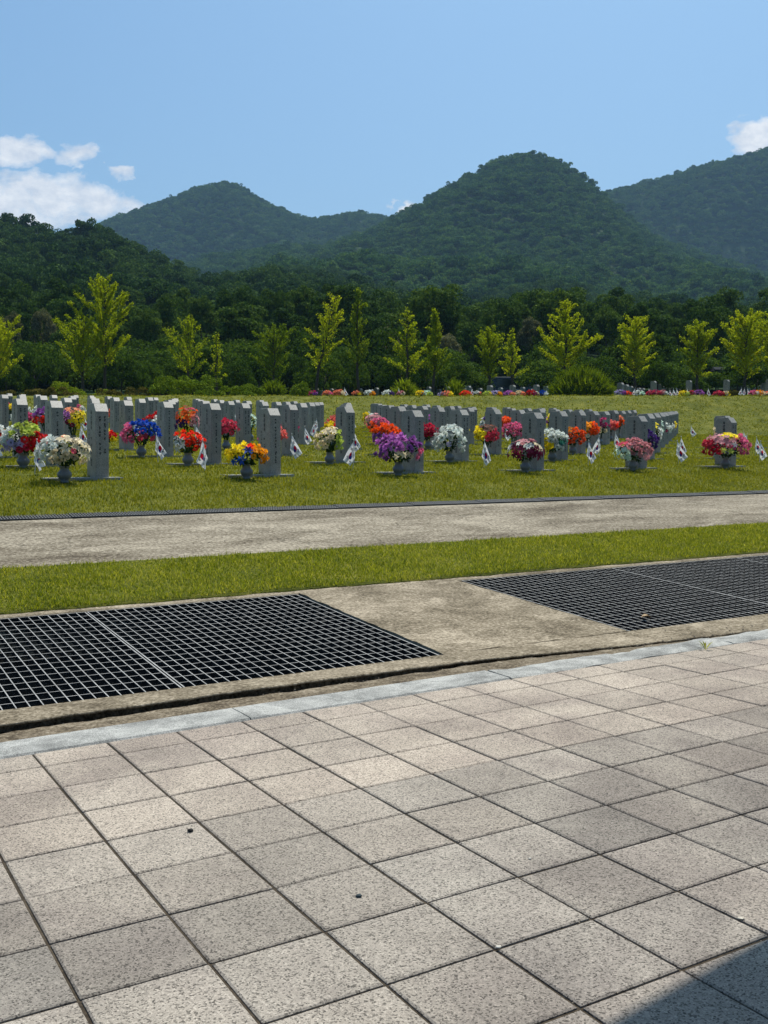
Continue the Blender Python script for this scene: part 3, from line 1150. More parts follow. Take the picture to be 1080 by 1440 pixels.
def flag_cloth(seed, spread=1.0):
    r = random.Random(seed)
    nu, nv = 45, 30
    V, F, MI = [], [], []
    A = Vector((0, 0, 0.43))
    lw = r.choice([-1, 1, -1]) * 1.0
    Bf = A + Vector((lw * r.uniform(.11, .19) * spread, r.uniform(-.03, .03), -r.uniform(.27, .31)))       # top fly corner
    Ch = A + Vector((-lw * r.uniform(.02, .05), 0, -0.24))                                              # bottom hoist corner
    Df = A + Vector((lw * r.uniform(-.01, .06) * spread, r.uniform(-.02, .02), -r.uniform(.37, .41)))         # bottom fly corner
    ph = r.uniform(0, 6)
    for j in range(nv + 1):
        for i in range(nu + 1):
            u, v = i / nu, j / nv
            p = A * (1 - u) * (1 - v) + Bf * u * (1 - v) + Ch * (1 - u) * v + Df * u * v
            sw = math.sin(9 * (u * 0.5 + v * 1.1) + ph) * 0.018 * min(1, u * 2 + .15) + math.sin(15 * v + 3 * u + ph) * 0.008
            p = p + Vector((0.25 * sw, sw, 0))
            V.append(tuple(p))
    for j in range(nv):
        for i in range(nu):
            a = j * (nu + 1) + i
            F.append((a, a + 1, a + nu + 2, a + nu + 1))
            MI.append(flag_color((i + .5) / nu * 3, (j + .5) / nv * 2))
    me = np_mesh('cloth', V, F, FM, MI, smooth=True)
    return me


ME_FLAG = [flag_cloth(11 + k, 1.0) for k in range(6)]
mb = MB()
mb.tube([(0, 0, -0.05), (0, 0, 0.445)], 0.0045, 6)
mb.lathe([(0.003, 0.44), (0.009, 0.447), (0.009, 0.455), (0.003, 0.463)], 8)
ME_POLE = mb.mesh('pole', [M['pole']])

ONES = ['', 'first', 'second', 'third', 'fourth', 'fifth', 'sixth', 'seventh', 'eighth', 'ninth']
TENS = {2: 'twent', 3: 'thirt', 4: 'fort', 5: 'fift'}
ORD0 = ['', 'first', 'second', 'third', 'fourth', 'fifth', 'sixth', 'seventh', 'eighth', 'ninth', 'tenth', 'eleventh', 'twelfth', 'thirteenth', 'fourteenth', 'fifteenth', 'sixteenth', 'seventeenth', 'eighteenth', 'nineteenth']
ORD = ORD0 + [(TENS[k // 10] + 'ieth') if k % 10 == 0 else TENS[k // 10] + 'y-' + ONES[k % 10] for k in range(20, 60)]

ROWN = ['front row', 'second row', 'third row', 'fourth row', 'fifth row', 'sixth row', 'seventh row', 'eighth row', 'ninth row', 'tenth row', 'eleventh row', 'twelfth row', 'thirteenth row', 'fourteenth row']


def grave_xy(i, j, ds=0.0, dt=0.0):
    return st2(3.80 + 2.3806 * i + ds, 12.425 + 1.9874 * j + dt)


def gravestone(x, y, z, label, k, rz=H2, full=True, group='grey gravestones in rows on the first lawn'):
    o = empty('gravestone', (x, y, z), rz)
    tag(o, label, 'gravestone', group)
    rr = random.Random(k * 7 + 1)
    h = link('headstone', ME_HEAD, o)
    h.scale = (1, 1, rr.uniform(.985, 1.012))
    h.rotation_euler = (rr.gauss(0, .006), rr.gauss(0, .006) + 0.006, 0)
    link('base_slab', ME_SLAB, o)
    if full:
        q = link('inscription', ME_INS[k % 3], o); q.rotation_euler = h.rotation_euler; q.location = (-0.0015, 0, 0)
        q = link('side_inscription', ME_SIDE[(k // 2) % 3], o); q.rotation_euler = h.rotation_euler; q.location = (0, -0.0015, 0)
    return o


# (i, j) -> bouquet: colour words, spec, W, H
S_ = {
    (0, 0): ('white and cream', [(-.7, .2, 'white', 'mum', .055, 1.2), (.0, -.2, 'cream', 'mum', .05, 1.0), (.5, .5, 'cream', 'lily', .06, .9), (.9, 0, 'cream', 'lily', .055, .6), (.55, .1, 'rose', 'five', .03, .25), (-.05, 1.0, 'peach', 'rose', .035, .22), (-.6, -.55, 'white', 'mum', .05, .7)], .31, .20, .40),
    (0, 1): ('lavender, lime and red', [(-.7, .3, 'white', 'rose', .05, 1.0), (.0, .5, 'lime', 'mum', .065, .8), (-.3, -.3, 'lavender', 'rose', .048, .8), (.75, -.1, 'red', 'rose', .045, .8), (.3, -.5, 'crimson', 'rose', .04, .5)], .31, .22, .40),
    (0, 2): ('red and white', [(.3, -.2, 'red', 'rose', .05, 1.2), (.6, .7, 'white', 'rose', .05, .5)], .26, .2, .38),
    (1, 0): ('yellow, blue and gold', [(-.7, .3, 'yellow', 'rose', .047, 1.0), (-.1, -.1, 'blue', 'lily', .06, 1.0), (.2, .6, 'vermilion', 'rose', .05, .3), (.7, .2, 'gold', 'rose', .042, .9)], .27, .16, .35),
    (1, 1): ('vermilion and white', [(.45, .1, 'vermilion', 'mum', .052, 1.3), (-.6, -.1, 'white', 'lily', .06, .8), (-.9, .3, 'white', 'five', .04, .4)], .235, .16, .37),
    (1, 2): ('pink and blue', [(-.6, -.1, 'pink', 'mum', .075, 1.1), (.2, .7, 'blue', 'mum', .06, 1.0), (.85, .2, 'blue', 'mum', .05, .5), (.3, -.3, 'rose', 'five', .04, .7)], .29, .19, .42),
    (1, 3): ('yellow and red', [(0, 0, 'yellow', 'rose', .05, 1.0), (.5, .3, 'red', 'rose', .04, .6)], .24, .13, .30),
    (1, 4): ('yellow, lilac and maroon', [(.5, .0, 'yellow', 'five', .05, 1.1), (-.5, .1, 'lilac', 'lily', .055, .8), (-.2, -.4, 'maroon', 'rose', .045, .8), (.1, .8, 'peach', 'lily', .055, .8)], .25, .26, .55),
    (1, 5): ('red, white and plum', [(.0, -.3, 'vermilion', 'rose', .05, 1.0), (.1, .4, 'white', 'rose', .05, .5), (-.4, .6, 'purple', 'mum', .05, .7), (.8, .3, 'cream', 'rose', .04, .5)], .26, .22, .50),
    (2, 4): ('orange, violet and pink', [(-.2, .3, 'orange', 'five', .055, 1.0), (-.2, -.4, 'violet', 'mum', .06, .9), (.6, -.3, 'dusty', 'lily', .055, .7), (.0, .9, 'rose', 'five', .05, .6)], .25, .30, .56),
    (2, 3): ('pink and crimson', [(.2, -.1, 'rose', 'rose', .055, 1.2), (-.4, .7, 'crimson', 'rose', .05, .7)], .23, .20, .46),
    (2, 0): ('large purple and cream', [(-.3, .5, 'lilac', 'mum', .075, 1.2), (-.85, -.3, 'purple', 'mum', .06, .9), (.6, .1, 'purple', 'mum', .06, .8), (.9, -.1, 'pink', 'mum', .055, .5), (.25, -.6, 'cream', 'lily', .045, .8)], .31, .215, .40),
    (2, 1): ('cream and pale green', [(-.4, -.1, 'cream', 'mum', .055, 1.0), (.7, .0, 'lime', 'rose', .05, .8), (.0, .8, 'cream', 'lily', .06, .8)], .22, .22, .43),
    (3, 5): ('white', [(0, 0, 'mint', 'lily', .06, 1.0)], .15, .22, .5),
    (3, 4): ('magenta', [(0, 0, 'magenta', 'rose', .05, 1.0)], .2, .2, .42),
    (4, 6): ('white and yellow', [(0, .4, 'white', 'rose', .06, 1.0), (-.3, -.4, 'yellow', 'lily', .05, .7)], .2, .2, .5),
    (4, 5): ('salmon', [(0, 0, 'salmon', 'mum', .06, 1.0)], .24, .2, .46),
    (3, 2): ('orange and purple', [(0, .4, 'orange', 'mum', .055, 1.0), (-.4, -.4, 'purple', 'mum', .055, .8)], .27, .2, .44),
    (4, 4): ('pink and orange', [(.2, .2, 'pink', 'mum', .06, 1.0), (-.7, 0, 'orange', 'rose', .05, .6), (-.1, -.6, 'magenta', 'mum', .05, .6)], .27, .2, .45),
    (5, 6): ('pale pink', [(0, .2, 'dusty', 'lily', .065, 1.0), (-.3, -.3, 'salmon', 'five', .055, .7)], .3, .22, .5),
    (4, 3): ('crimson rose', [(0, 0, 'crimson', 'rose', .05, 1.0)], .23, .18, .42),
    (3, 1): ('tall white', [(0, .7, 'white', 'mum', .07, 1.0), (-.7, -.1, 'white', 'mum', .07, .8), (.7, -.1, 'white', 'mum', .07, .8), (.0, -.7, 'lavender', 'five', .05, .6)], .25, .25, .42),
    (6, 5): ('violet and white', [(0, 0, 'violet', 'mum', .06, .8), (-.6, .2, 'white', 'lily', .06, .6)], .2, .2, .5),
    (4, 2): ('yellow, red and brown', [(-.5, .1, 'yellow', 'rose', .055, .8), (.5, -.2, 'rose', 'rose', .055, .9), (.0, .8, 'brown', 'lily', .055, .8), (-.5, -.8, 'red', 'rose', .045, .3)], .26, .23, .46),
    (7, 6): ('orange', [(0, 0, 'orange', 'rose', .06, 1.0)], .22, .22, .5),
    (5, 3): ('pink', [(0, .1, 'pink', 'mum', .05, 1.0)], .27, .18, .46),
    (3, 0): ('maroon and white', [(-.5, -.2, 'maroon', 'lily', .06, 1.0), (-.1, .5, 'white', 'lily', .05, .5), (.5, .0, 'maroon', 'five', .045, .7), (.8, .3, 'cream', 'lily', .05, .5), (-.2, .95, 'dusty', 'five', .04, .5), (-.85, .2, 'white', 'lily', .045, .4), (.1, -.7, 'white', 'lily', .045, .3)], .29, .20, .37),
    (4, 1): ('white, yellow and teal', [(.1, .4, 'white', 'mum', .055, 1.0), (-.8, .0, 'yellow', 'rose', .055, .9), (.9, -.1, 'teal', 'five', .045, .5)], .27, .22, .40),
    (7, 5): ('tall yellow', [(0, 0, 'yellow', 'rose', .05, 1.0)], .12, .28, .6),
    (5, 2): ('orange chrysanthemum', [(0, 0, 'orange', 'mum', .065, 1.0), (-.2, -.6, 'vermilion', 'mum', .06, .6), (-.3, .8, 'gold', 'mum', .05, .5)], .25, .22, .40),
    (6, 3): ('gold, orange and white', [(-.4, .4, 'gold', 'rose', .055, .9), (.5, .0, 'orange', 'rose', .055, .9), (-.2, -.6, 'white', 'rose', .05, .6)], .27, .23, .48),
    (7, 4): ('magenta and cream', [(0, .6, 'magenta', 'mum', .06, .9), (-.1, -.3, 'cream', 'rose', .05, .9)], .22, .26, .52),
    (8, 5): ('coral', [(0, 0, 'salmon', 'rose', .06, 1.0), (.6, 0, 'vermilion', 'rose', .05, .5)], .26, .2, .5),
    (9, 6): ('orange and peach', [(0, -.3, 'orange', 'rose', .06, 1.0), (0, .6, 'peach', 'rose', .055, .8)], .19, .25, .56),
    (4, 0): ('dusty pink and green white', [(.3, .3, 'dusty', 'mum', .045, 1.2), (-.85, -.3, 'mint', 'five', .04, .8), (-.5, .7, 'rose', 'five', .045, .4), (.6, -.3, 'dusty', 'five', .045, .8)], .32, .21, .36),
    (5, 1): ('violet and white', [(.0, -.2, 'violet', 'mum', .055, 1.0), (-.8, .2, 'white', 'rose', .055, .6)], .28, .22, .42),
    (6, 2): ('yellow and white lily', [(-.2, .4, 'yellow', 'lily', .065, 1.0), (.5, -.2, 'white', 'lily', .07, .9)], .26, .26, .50),
    (7, 3): ('white and green', [(0, 0, 'mint', 'lily', .07, 1.0)], .2, .26, .6),
    (8, 4): ('magenta and white', [(-.2, 0, 'magenta', 'rose', .055, 1.0), (.6, .4, 'white', 'rose', .05, .6)], .24, .22, .52),
    (5, 0): ('big pink, yellow and red', [(.75, -.1, 'pink', 'mum', .05, 1.2), (.1, .8, 'yellow', 'lily', .07, .6), (-.2, .5, 'dusty', 'five', .05, .8), (-.7, -.5, 'crimson', 'rose', .06, .6), (-.1, -.4, 'lime', 'lily', .055, .6), (-.6, .1, 'rose', 'mum', .05, .6), (.1, .2, 'white', 'lily', .05, .5)], .42, .25, .44),
    (6, 1): ('white, violet and orange', [(-.2, .2, 'cream', 'rose', .06, 1.0), (0, -.5, 'violet', 'mum', .055, .8), (.3, .9, 'orange', 'rose', .05, .4)], .2, .26, .56),
}


def toe_y(x):
    return 41.0 + 0.12 * x


def build_graves():
    cells = []
    for j in range(0, 14):
        row = []
        for i in range(-1, 18):
            if i - j > 4 and (i, j) not in ((5, 0), (6, 1)):
                continue
            x, y = grave_xy(i, j)
            if y > toe_y(x) - 1.0:
                continue
            px = 540 + FPX * x / y
            if -40 < px < 1110:
                row.append((px, i, j))
        row.sort()
        for n, (px, i, j) in enumerate(row):
            cells.append((i, j, n + 1))
    for (i, j, n) in cells:
        x, y = grave_xy(i, j)
        z = float(lawn_z(x, y))
        where = '%s from left in the %s' % (ORD[n], ROWN[j])
        k = i * 5 + j * 3 + 20
        gravestone(x, y, z, 'grey granite gravestone with cut corners, %s' % where, k)
        rr = random.Random(k)
        if (i, j) in S_:
            words, spec, W, H_, zc = S_[(i, j)]
            dx, dt = -0.47 + rr.uniform(-.02, .02), -0.27
            x2, y2 = grave_xy(i, j, dx, dt)
            z2 = float(lawn_z(x2, y2))
            v = link('flower_vase', ME_VASE)
            v.location = (x2, y2, z2); v.scale = (.96, .96, .88)
            tag(v, 'round grey stone vase before gravestone, %s' % where, 'vase', 'stone vases holding bouquets')
            bouquet((x2, y2, z2 - .035), spec, '%s bouquet in the vase, %s' % (words, where), W, H_, zc, seed=k, lod=1.0 if j < 3 else 0.75)
        elif j >= 2 and rr.random() < 0.45:
            x2, y2 = grave_xy(i, j, -0.47, -0.27)
            z2 = float(lawn_z(x2, y2))
            v = link('flower_vase', ME_VASE)
            v.location = (x2, y2, z2)
            tag(v, 'round grey stone vase before gravestone, %s' % where, 'vase', 'stone vases holding bouquets')
            c1, c2 = rr.sample(['pink', 'yellow', 'white', 'magenta', 'orange', 'lilac', 'salmon', 'red'], 2)
            bouquet((x2, y2, z2), [(-.5, 0, c1, 'mum', .06, 1), (.5, 0, c2, 'rose', .055, 1)], '%s and %s bouquet in the vase, %s' % (c1, c2, where), .23, .18, .4, seed=k, lod=.5)
        if j >= 1 and ((i, j) in {(0, 1), (1, 1), (2, 1), (3, 1), (4, 1), (5, 1), (1, 2), (2, 2), (3, 3), (4, 5), (5, 2), (6, 3), (6, 1), (6, 2), (3, 4), (4, 6)} or rr.random() < 0.35):
            place_flag(i, j, where, k)
    # plots without stones on the right: slabs and flags only
    q = 0
    for j in range(2, 6):
        for i in range(j + 5, j + 9):
            x, y = grave_xy(i, j)
            px = 540 + FPX * x / y
            if px > 1110 or y > toe_y(x):
                continue
            o = link('grave_slab', ME_SLAB)
            o.location = (x, y, float(lawn_z(x, y))); o.rotation_euler = (0, 0, H2)
            q += 1
            tag(o, 'grave slab without headstone, %s past the last stone, %s' % (ORD[i - j - 4], ROWN[j]), 'grave slab', 'empty slabs at the right end of the rows')
            if (i, j) in {(7, 2), (8, 3), (8, 2), (9, 4), (9, 3)}:
                place_flag(i, j, '%s empty plot in the %s' % (ORD[i - j - 4], ROWN[j]), i * 3 + j)


def place_flag(i, j, where, k):
    rr = random.Random(k * 3 + 1)
    x, y = grave_xy(i, j, -0.62 + rr.uniform(-.06, .06), -1.31 + rr.uniform(-.08, .08))
    o = empty('small_flag', (x, y, float(lawn_z(x, y))), rr.uniform(-.3, .3))
    o.rotation_euler = (rr.uniform(-.06, .06), rr.uniform(-.06, .06), rr.uniform(-.35, .35))
    tag(o, 'small limp white flag with red and blue disc, %s' % where.replace('in the ', '').replace('the ', ''), 'flag', 'small hand flags planted by the graves')
    link('pole', ME_POLE, o)
    link('cloth', ME_FLAG[k % 6], o)


build_graves()


# ---- second terrace: stones seen above the crest, at measured places
def at(px, py_top, h=0.94):
    """place on the upper terrace whose top (h above ground) shows at this height of the photograph"""
    u, e = ray_ue(px, py_top)
    best = None
    for y in np.arange(47.6 / (1 - .12 * u), 70, 0.1):
        d = abs(float(lawn_z(u * y, y)) + h - e * y)
        if best is None or d < best[0]:
            best = (d, y)
    y = best[1]
    return u * y, y, float(lawn_z(u * y, y))


UP = [(447, 546.5), (454, 549), (467, 546), (507, 545.5), (530, 545), (604, 543.5), (618, 547), (631, 543), (655, 546), (660, 542.5), (676, 545.5),
      (690, 541.5), (705, 544.5), (722, 541), (736, 544), (748, 546.5), (756, 540.5), (769, 542.5),
      (875, 537.5), (882, 540), (888.5, 542.5), (894.5, 544.5), (899.5, 546.5), (905, 548.5), (921, 535.5), (927.5, 539.5), (932, 542), (937, 544.5), (941, 546.5),
      (946, 549), (950.5, 551), (955, 553), (971, 534.5), (1024, 533.5), (1084, 533), (1076, 538), (1069, 542), (1062, 546), (1057, 549), (596, 548), (583, 549), (642, 549)]
for n, (px, py) in enumerate(sorted(UP)):
    x, y, z = at(px, py)
    gravestone(x, y, z, 'small distant gravestone above the bank, %s from left' % ORD[n + 1], n + 3, full=(n % 2 == 0), group='gravestones of the upper terrace')
UB = [(441, 'magenta', 'purple'), (461, 'peach', 'pink'), (477, 'peach', 'cream'), (502, 'peach', 'yellow'), (520, 'white', 'gold'), (546, 'white', 'violet'), (564, 'dusty', 'cream'),
      (591, 'yellow', 'gold'), (600, 'mint', 'lime'), (622, 'lavender', 'dusty'), (629, 'peach', 'yellow'), (655, 'vermilion', 'orange'), (671, 'white', 'peach'),
      (686, 'lime', 'yellow'), (698, 'lavender', 'gold'), (716, 'lilac', 'peach'), (731, 'cream', 'peach'), (748, 'red', 'magenta'), (753, 'mint', 'cream'), (764, 'blue', 'white'),
      (873, 'lavender', 'purple'), (883, 'orange', 'vermilion'), (900, 'white', 'mint'), (917, 'rose', 'dusty'), (922, 'magenta', 'rose'), (932, 'dusty', 'white'),
      (962, 'yellow', 'lime'), (973, 'rose', 'dusty'), (982, 'purple', 'lilac'), (1011, 'rose', 'crimson'), (1021, 'cream', 'yellow'), (1060, 'pink', 'white'), (1069, 'gold', 'cream'), (1078, 'peach', 'cream')]
for n, (px, c1, c2) in enumerate(UB):
    u, e = ray_ue(px, 556)
    y = 47.7 / (1 - .12 * u)
    x = u * y
    z = float(lawn_z(x, y))
    big = 1.0 if px in (629, 716, 917, 922, 962, 982, 1069) else 0.72 + 0.14 * (n % 3)
    bouquet((x, y, z - 0.05), [(-.4, .1, c1, 'mum', .055, 1), (.5, -.1, c2, 'rose', .05, .8)],
            '%s and %s bouquet on top of the grass bank, %s from left' % (c1, c2, ORD[n + 1]), .29 * big, .16 * big, .18, seed=300 + n, lod=.7)
for n, px in enumerate([484, 560, 663, 893, 897, 941, 946, 952, 995, 1043, 1047, 1051, 912, 966]):
    u, e = ray_ue(px, 556)
    y = 48.2 / (1 - .12 * u)
    x = u * y
    rr = random.Random(n)
    o = empty('small_flag', (x, y, float(lawn_z(x, y))))
    o.rotation_euler = (rr.uniform(-.08, .08), rr.uniform(-.08, .08), rr.uniform(-.4, .4))
    tag(o, 'tiny white flag on the edge of the bank, %s from the left up there' % ORD[n + 1], 'flag', 'small flags on the upper terrace')
    link('pole', ME_POLE, o); link('cloth', ME_FLAG[n % 6], o)

# ------------------------------------------------------------------ plants
def leaf_quads(P, size, R, normal=None, flat=0.0):
    """quads (n,4,3) of leaf-sized faces at the points P"""
    n = len(P)
    a = R.normal(size=(n, 3))
    if normal is not None:
        a = a * 0.7 + normal
    if flat:
        a[:, 2] += flat
    a /= np.linalg.norm(a, axis=1)[:, None]
    b = np.cross(a, R.normal(size=(n, 3))); b /= np.linalg.norm(b, axis=1)[:, None]
    c = np.cross(a, b)
    s_ = (size * R.uniform(0.65, 1.35, n))[:, None]
    return np.stack([P - b * s_ * .5, P + c * s_ * .36, P + b * s_ * .5, P - c * s_ * .36], 1)


def leaf_mesh(name, Q, mat, R):
    return np_mesh(name, Q.reshape(-1, 3), np.arange(len(Q) * 4).reshape(-1, 4), [mat], attrs={'rnd': ('FACE', R.random(len(Q)))})


M['bark'] = flat_mat('bark', (0.055, 0.045, 0.035), 0.9, var=0.4, scale=14)
M['ginkgo'] = leaf_mat('ginkgo_leaves', (0.15, 0.21, 0.006), (0.29, 0.35, 0.010), (0.44, 0.47, 0.02), trans=0.5, scale=0.9)
M['ginkgo_dark'] = leaf_mat('ginkgo_leaves_dark', (0.08, 0.14, 0.006), (0.145, 0.21, 0.010), (0.24, 0.29, 0.016), trans=0.45, scale=0.9)
M['maple'] = leaf_mat('low_tree_leaves', (0.024, 0.052, 0.005), (0.05, 0.095, 0.008), (0.10, 0.155, 0.012), trans=0.3, scale=0.4)
M['oak'] = leaf_mat('oak_leaves', (0.018, 0.046, 0.008), (0.045, 0.092, 0.014), (0.11, 0.17, 0.026), trans=0.25, scale=0.15)
M['pale'] = leaf_mat('pale_blossom_leaves', (0.04, 0.06, 0.022), (0.13, 0.135, 0.07), (0.34, 0.31, 0.19), trans=0.25, scale=0.9)
M['shrub'] = leaf_mat('shrub_leaves', (0.07, 0.115, 0.006), (0.14, 0.20, 0.008), (0.25, 0.30, 0.018), trans=0.4, scale=1.5)
M['hedge'] = leaf_mat('hedge_leaves', (0.04, 0.045, 0.010), (0.09, 0.082, 0.014), (0.17, 0.14, 0.02), trans=0.15, scale=1.5)
M['far'] = leaf_mat('far_forest_leaves', (0.012, 0.042, 0.014), (0.042, 0.105, 0.032), (0.12, 0.20, 0.056), trans=0.3, scale=0.03)
M['mid'] = leaf_mat('slope_forest_leaves', (0.011, 0.034, 0.008), (0.032, 0.076, 0.014), (0.085, 0.145, 0.024), trans=0.22, scale=0.06)


M['hedge_green'] = leaf_mat('tall_hedge_leaves', (0.05, 0.085, 0.005), (0.13, 0.20, 0.007), (0.30, 0.36, 0.015), trans=0.14, scale=1.5)


def ginkgo(px, top, D, spread, shape, seed, lean=0.0, dens=1.0, mat='ginkgo', label='', nb=None, h0=.28):
    """young ginkgo: straight stem, rising limbs each clothed in short-stalked leaves"""
    R = np.random.default_rng(seed)
    u, e = ray_ue(px, top)
    x, y = u * D, D
    z = float(lawn_z(x, y)) - 0.05
    H_ = e * D - z
    o = empty('ginkgo_tree', (x, y, z))
    tag(o, label, 'tree', 'young ginkgo trees along the upper terrace')
    tr = MB()
    nst = 9
    stem = [Vector((lean * (k / nst) ** 1.3 + 0.05 * math.sin(k * 1.7 + seed), 0.04 * math.cos(k * 2.1 + seed), H_ * k / nst)) for k in range(nst + 1)]
    tr.tube(stem, [max(0.018, 0.085 * (1 - k / nst) ** .8 + 0.012) for k in range(nst + 1)], 7)
    P = []
    nb = nb or int(20 * dens + 8)
    for b in range(nb):
        f = h0 + (0.97 - h0) * (b + R.uniform(0, .9)) / nb
        k = f * nst; i0 = min(int(k), nst - 1)
        p0 = stem[i0].lerp(stem[i0 + 1], k - i0)
        g_ = (f - h0) / (1 - h0)
        if shape == 'cone': L = spread * (1.0 - 0.9 * g_) * R.uniform(.65, 1.1); el = math.radians(R.uniform(22, 48))
        elif shape == 'column': L = spread * (0.95 - 0.75 * g_) * R.uniform(.5, 1.1); el = math.radians(R.uniform(40, 65))
        elif shape == 'vase': L = spread * (0.55 + 0.75 * math.sin(math.pi * min(1, g_ * 1.05 + .12))) * R.uniform(.6, 1.15) * (1 - .35 * g_); el = math.radians(R.uniform(30, 58))
        else: L = spread * (0.55 + 0.6 * math.sin(math.pi * g_)) * R.uniform(.65, 1.05) * (1 - .25 * g_); el = math.radians(R.uniform(25, 60))
        L *= 1.42
        az = 2.4 * b + R.uniform(-.5, .5)
        d = Vector((math.cos(az) * math.cos(el), math.sin(az) * math.cos(el), math.sin(el)))
        pts = [p0]
        seg = max(3, int(L / .3))
        for q in range(seg):
            d = (d + Vector((R.normal(0, .08), R.normal(0, .08), R.normal(0.02, .06)))).normalized()
            pts.append(pts[-1] + d * (L / seg))
        tr.tube(pts, [max(.006, .028 * (1 - q / seg) + .006) for q in range(seg + 1)], 4, cap=False)
        pp = np.array([tuple(p) for p in pts])
        nl = int(L * 175 * dens)
        tt = R.uniform(0.08, 1.0, nl) * (len(pp) - 1)
        ii = np.minimum(tt.astype(int), len(pp) - 2)
        c = pp[ii] + (pp[ii + 1] - pp[ii]) * (tt - ii)[:, None]
        # leaves stand in tufts along the limb
        tuft = 0.5 + 0.5 * np.sin(tt * 7 + b)
        rad = (0.03 + 0.055 * tuft)[:, None] * (1.15 - 0.5 * (tt / len(pp)))[:, None]
        P.append(c + R.normal(size=(nl, 3)) * rad * [1.15, 1.15, .9])
        # side twigs
        for q in range(1, len(pts) - 1):
            if R.random() < .75:
                a2 = R.uniform(0, 2 * math.pi)
                d2 = (Vector((math.cos(a2) * .8, math.sin(a2) * .8, R.uniform(.0, .6))) + d * .8).normalized()
                l2 = L * R.uniform(.15, .38) * (1.1 - q / len(pts))
                e2 = pts[q] + d2 * l2
                m2 = int(l2 * 150 * dens)
                w = R.uniform(0, 1, m2)[:, None]
                P.append(np.array(tuple(pts[q]))[None] * (1 - w) + np.array(tuple(e2))[None] * w + R.normal(size=(m2, 3)) * .045)
    nt_ = int(60 * dens)
    w = R.uniform(.8, 1.0, nt_)
    P.append(np.array([tuple(stem[-1])]) * 1.0 + np.stack([R.normal(0, .06, nt_), R.normal(0, .06, nt_), -R.uniform(-.12, .5, nt_)], 1))
    P = np.concatenate(P)
    tr.build('trunk', M['bark'], o)
    link('crown', leaf_mesh('crown', leaf_quads(P, 0.08, R), M[mat], R), o)
    return o


G = [(-6, 452, 57, 1.55, 'vase', 0, 1.0, 'ginkgo', 'spreading young ginkgo cut by the left edge of the picture'),
     (117, 452, 56, 1.7, 'vase', -.3, .75, 'ginkgo', 'lower open ginkgo standing just left of the tallest ginkgo'),
     (146, 392, 57, 1.9, 'vase', .0, 1.1, 'ginkgo', 'tallest ginkgo, wide rising limbs, above the left gravestones'),
     (262, 447, 58, 1.35, 'vase', .1, .62, 'ginkgo', 'thin airy ginkgo rising behind the tall dark hedge'),
     (303, 470, 58, .75, 'column', .1, .55, 'ginkgo', 'small sparse ginkgo at the right end of the dark hedge'),
     (385, 468, 58, 1.5, 'round', 0, .8, 'ginkgo_dark', 'bushy dull green ginkgo above the small grey van'),
     (441, 417, 58, 1.15, 'vase', 1.35, .75, 'ginkgo', 'ginkgo leaning right with a bare-looking leader'),
     (503, 407, 59, 1.15, 'column', 0, 1.0, 'ginkgo_dark', 'slender dark column of a ginkgo, tall pointed top'),
     (573, 434, 58, 1.45, 'cone', 0, .8, 'ginkgo', 'ginkgo with clear straight stem and tiered limbs near the middle'),
     (610, 437, 58.5, 1.1, 'column', .1, 1.3, 'ginkgo', 'dense golden ginkgo just right of the tiered one'),
     (688, 470, 60, 1.1, 'round', 0, .95, 'ginkgo', 'small round ginkgo left of the black vehicle roof'),
     (720, 464, 61, .85, 'cone', 0, .9, 'ginkgo', 'small pointed ginkgo standing over the black vehicle'),
     (796, 422, 57, 1.9, 'cone', 0, 1.15, 'ginkgo', 'broad cone-shaped ginkgo behind the wild round bush'),
     (894, 454, 58, 1.2, 'round', 0, 1.2, 'ginkgo', 'rounded ginkgo right of the wild bush'),
     (982, 460, 58, 1.1, 'round', 0, 1.2, 'ginkgo', 'rounded ginkgo just left of the small dark pavilion'),
     (1050, 448, 57, 1.35, 'round', 0, 1.3, 'ginkgo', 'dense ginkgo just right of the small dark pavilion'),
     (1088, 440, 59, 1.3, 'round', 0, 1.2, 'ginkgo', 'ginkgo cut by the right edge of the picture')]
for n, (px, top, D, sp, shp, ln, de, mt, lb) in enumerate(G):
    ginkgo(px, top, D, sp, shp, 50 + n, ln, de, mt, lb)


def clump_points(R, centres, radii, n, squash=0.75, shell=True):
    """points over the surfaces of many clumps, with their outward normals"""
    k = R.integers(0, len(centres), n)
    d = R.normal(size=(n, 3)); d /= np.linalg.norm(d, axis=1)[:, None]
    d[:, 2] = np.where(d[:, 2] < -.35, -d[:, 2], d[:, 2])
    rr = radii[k] * (R.uniform(.72, 1.05, n) if shell else R.uniform(0, 1, n) ** .5)
    return centres[k] + d * rr[:, None] * [1, 1, squash], d


def crown_mesh(name, R, w, h, z0, ncl, nleaf, lsize, mat, cr=0.33):
    """broadleaf crown of leaf clumps round an ellipsoid, with gaps between"""
    ph = R.uniform(0, 2 * np.pi, ncl); ct = R.uniform(-.45, 1, ncl); s_ = np.sqrt(1 - ct ** 2)
    rad = R.uniform(.45, .86, ncl)
    c = np.stack([s_ * np.cos(ph) * w * rad, s_ * np.sin(ph) * w * rad, ct * h * rad + z0 + h * .0], 1)
    r = R.uniform(.65, 1.25, ncl) * w * cr
    P, d = clump_points(R, c, r, nleaf)
    return leaf_mesh(name, leaf_quads(P, lsize, R, d), mat, R)


def tree_trunk(R, h, r, fork=3, spread=1.2):
    tr = MB()
    tr.tube([(0, 0, -0.5), (0.04, 0, h * .3), (0.0, .05, h * .62)], [r, r * .8, r * .6], 7)
    for k in range(fork):
        a = 2 * math.pi * k / fork + R.uniform(-.4, .4)
        tr.tube([(0.0, .05, h * .5), (math.cos(a) * spread * .5, math.sin(a) * spread * .5, h * .78), (math.cos(a) * spread, math.sin(a) * spread, h * 1.0)], [r * .55, r * .38, r * .15], 5)
    return tr.mesh('trunk', [M['bark']])


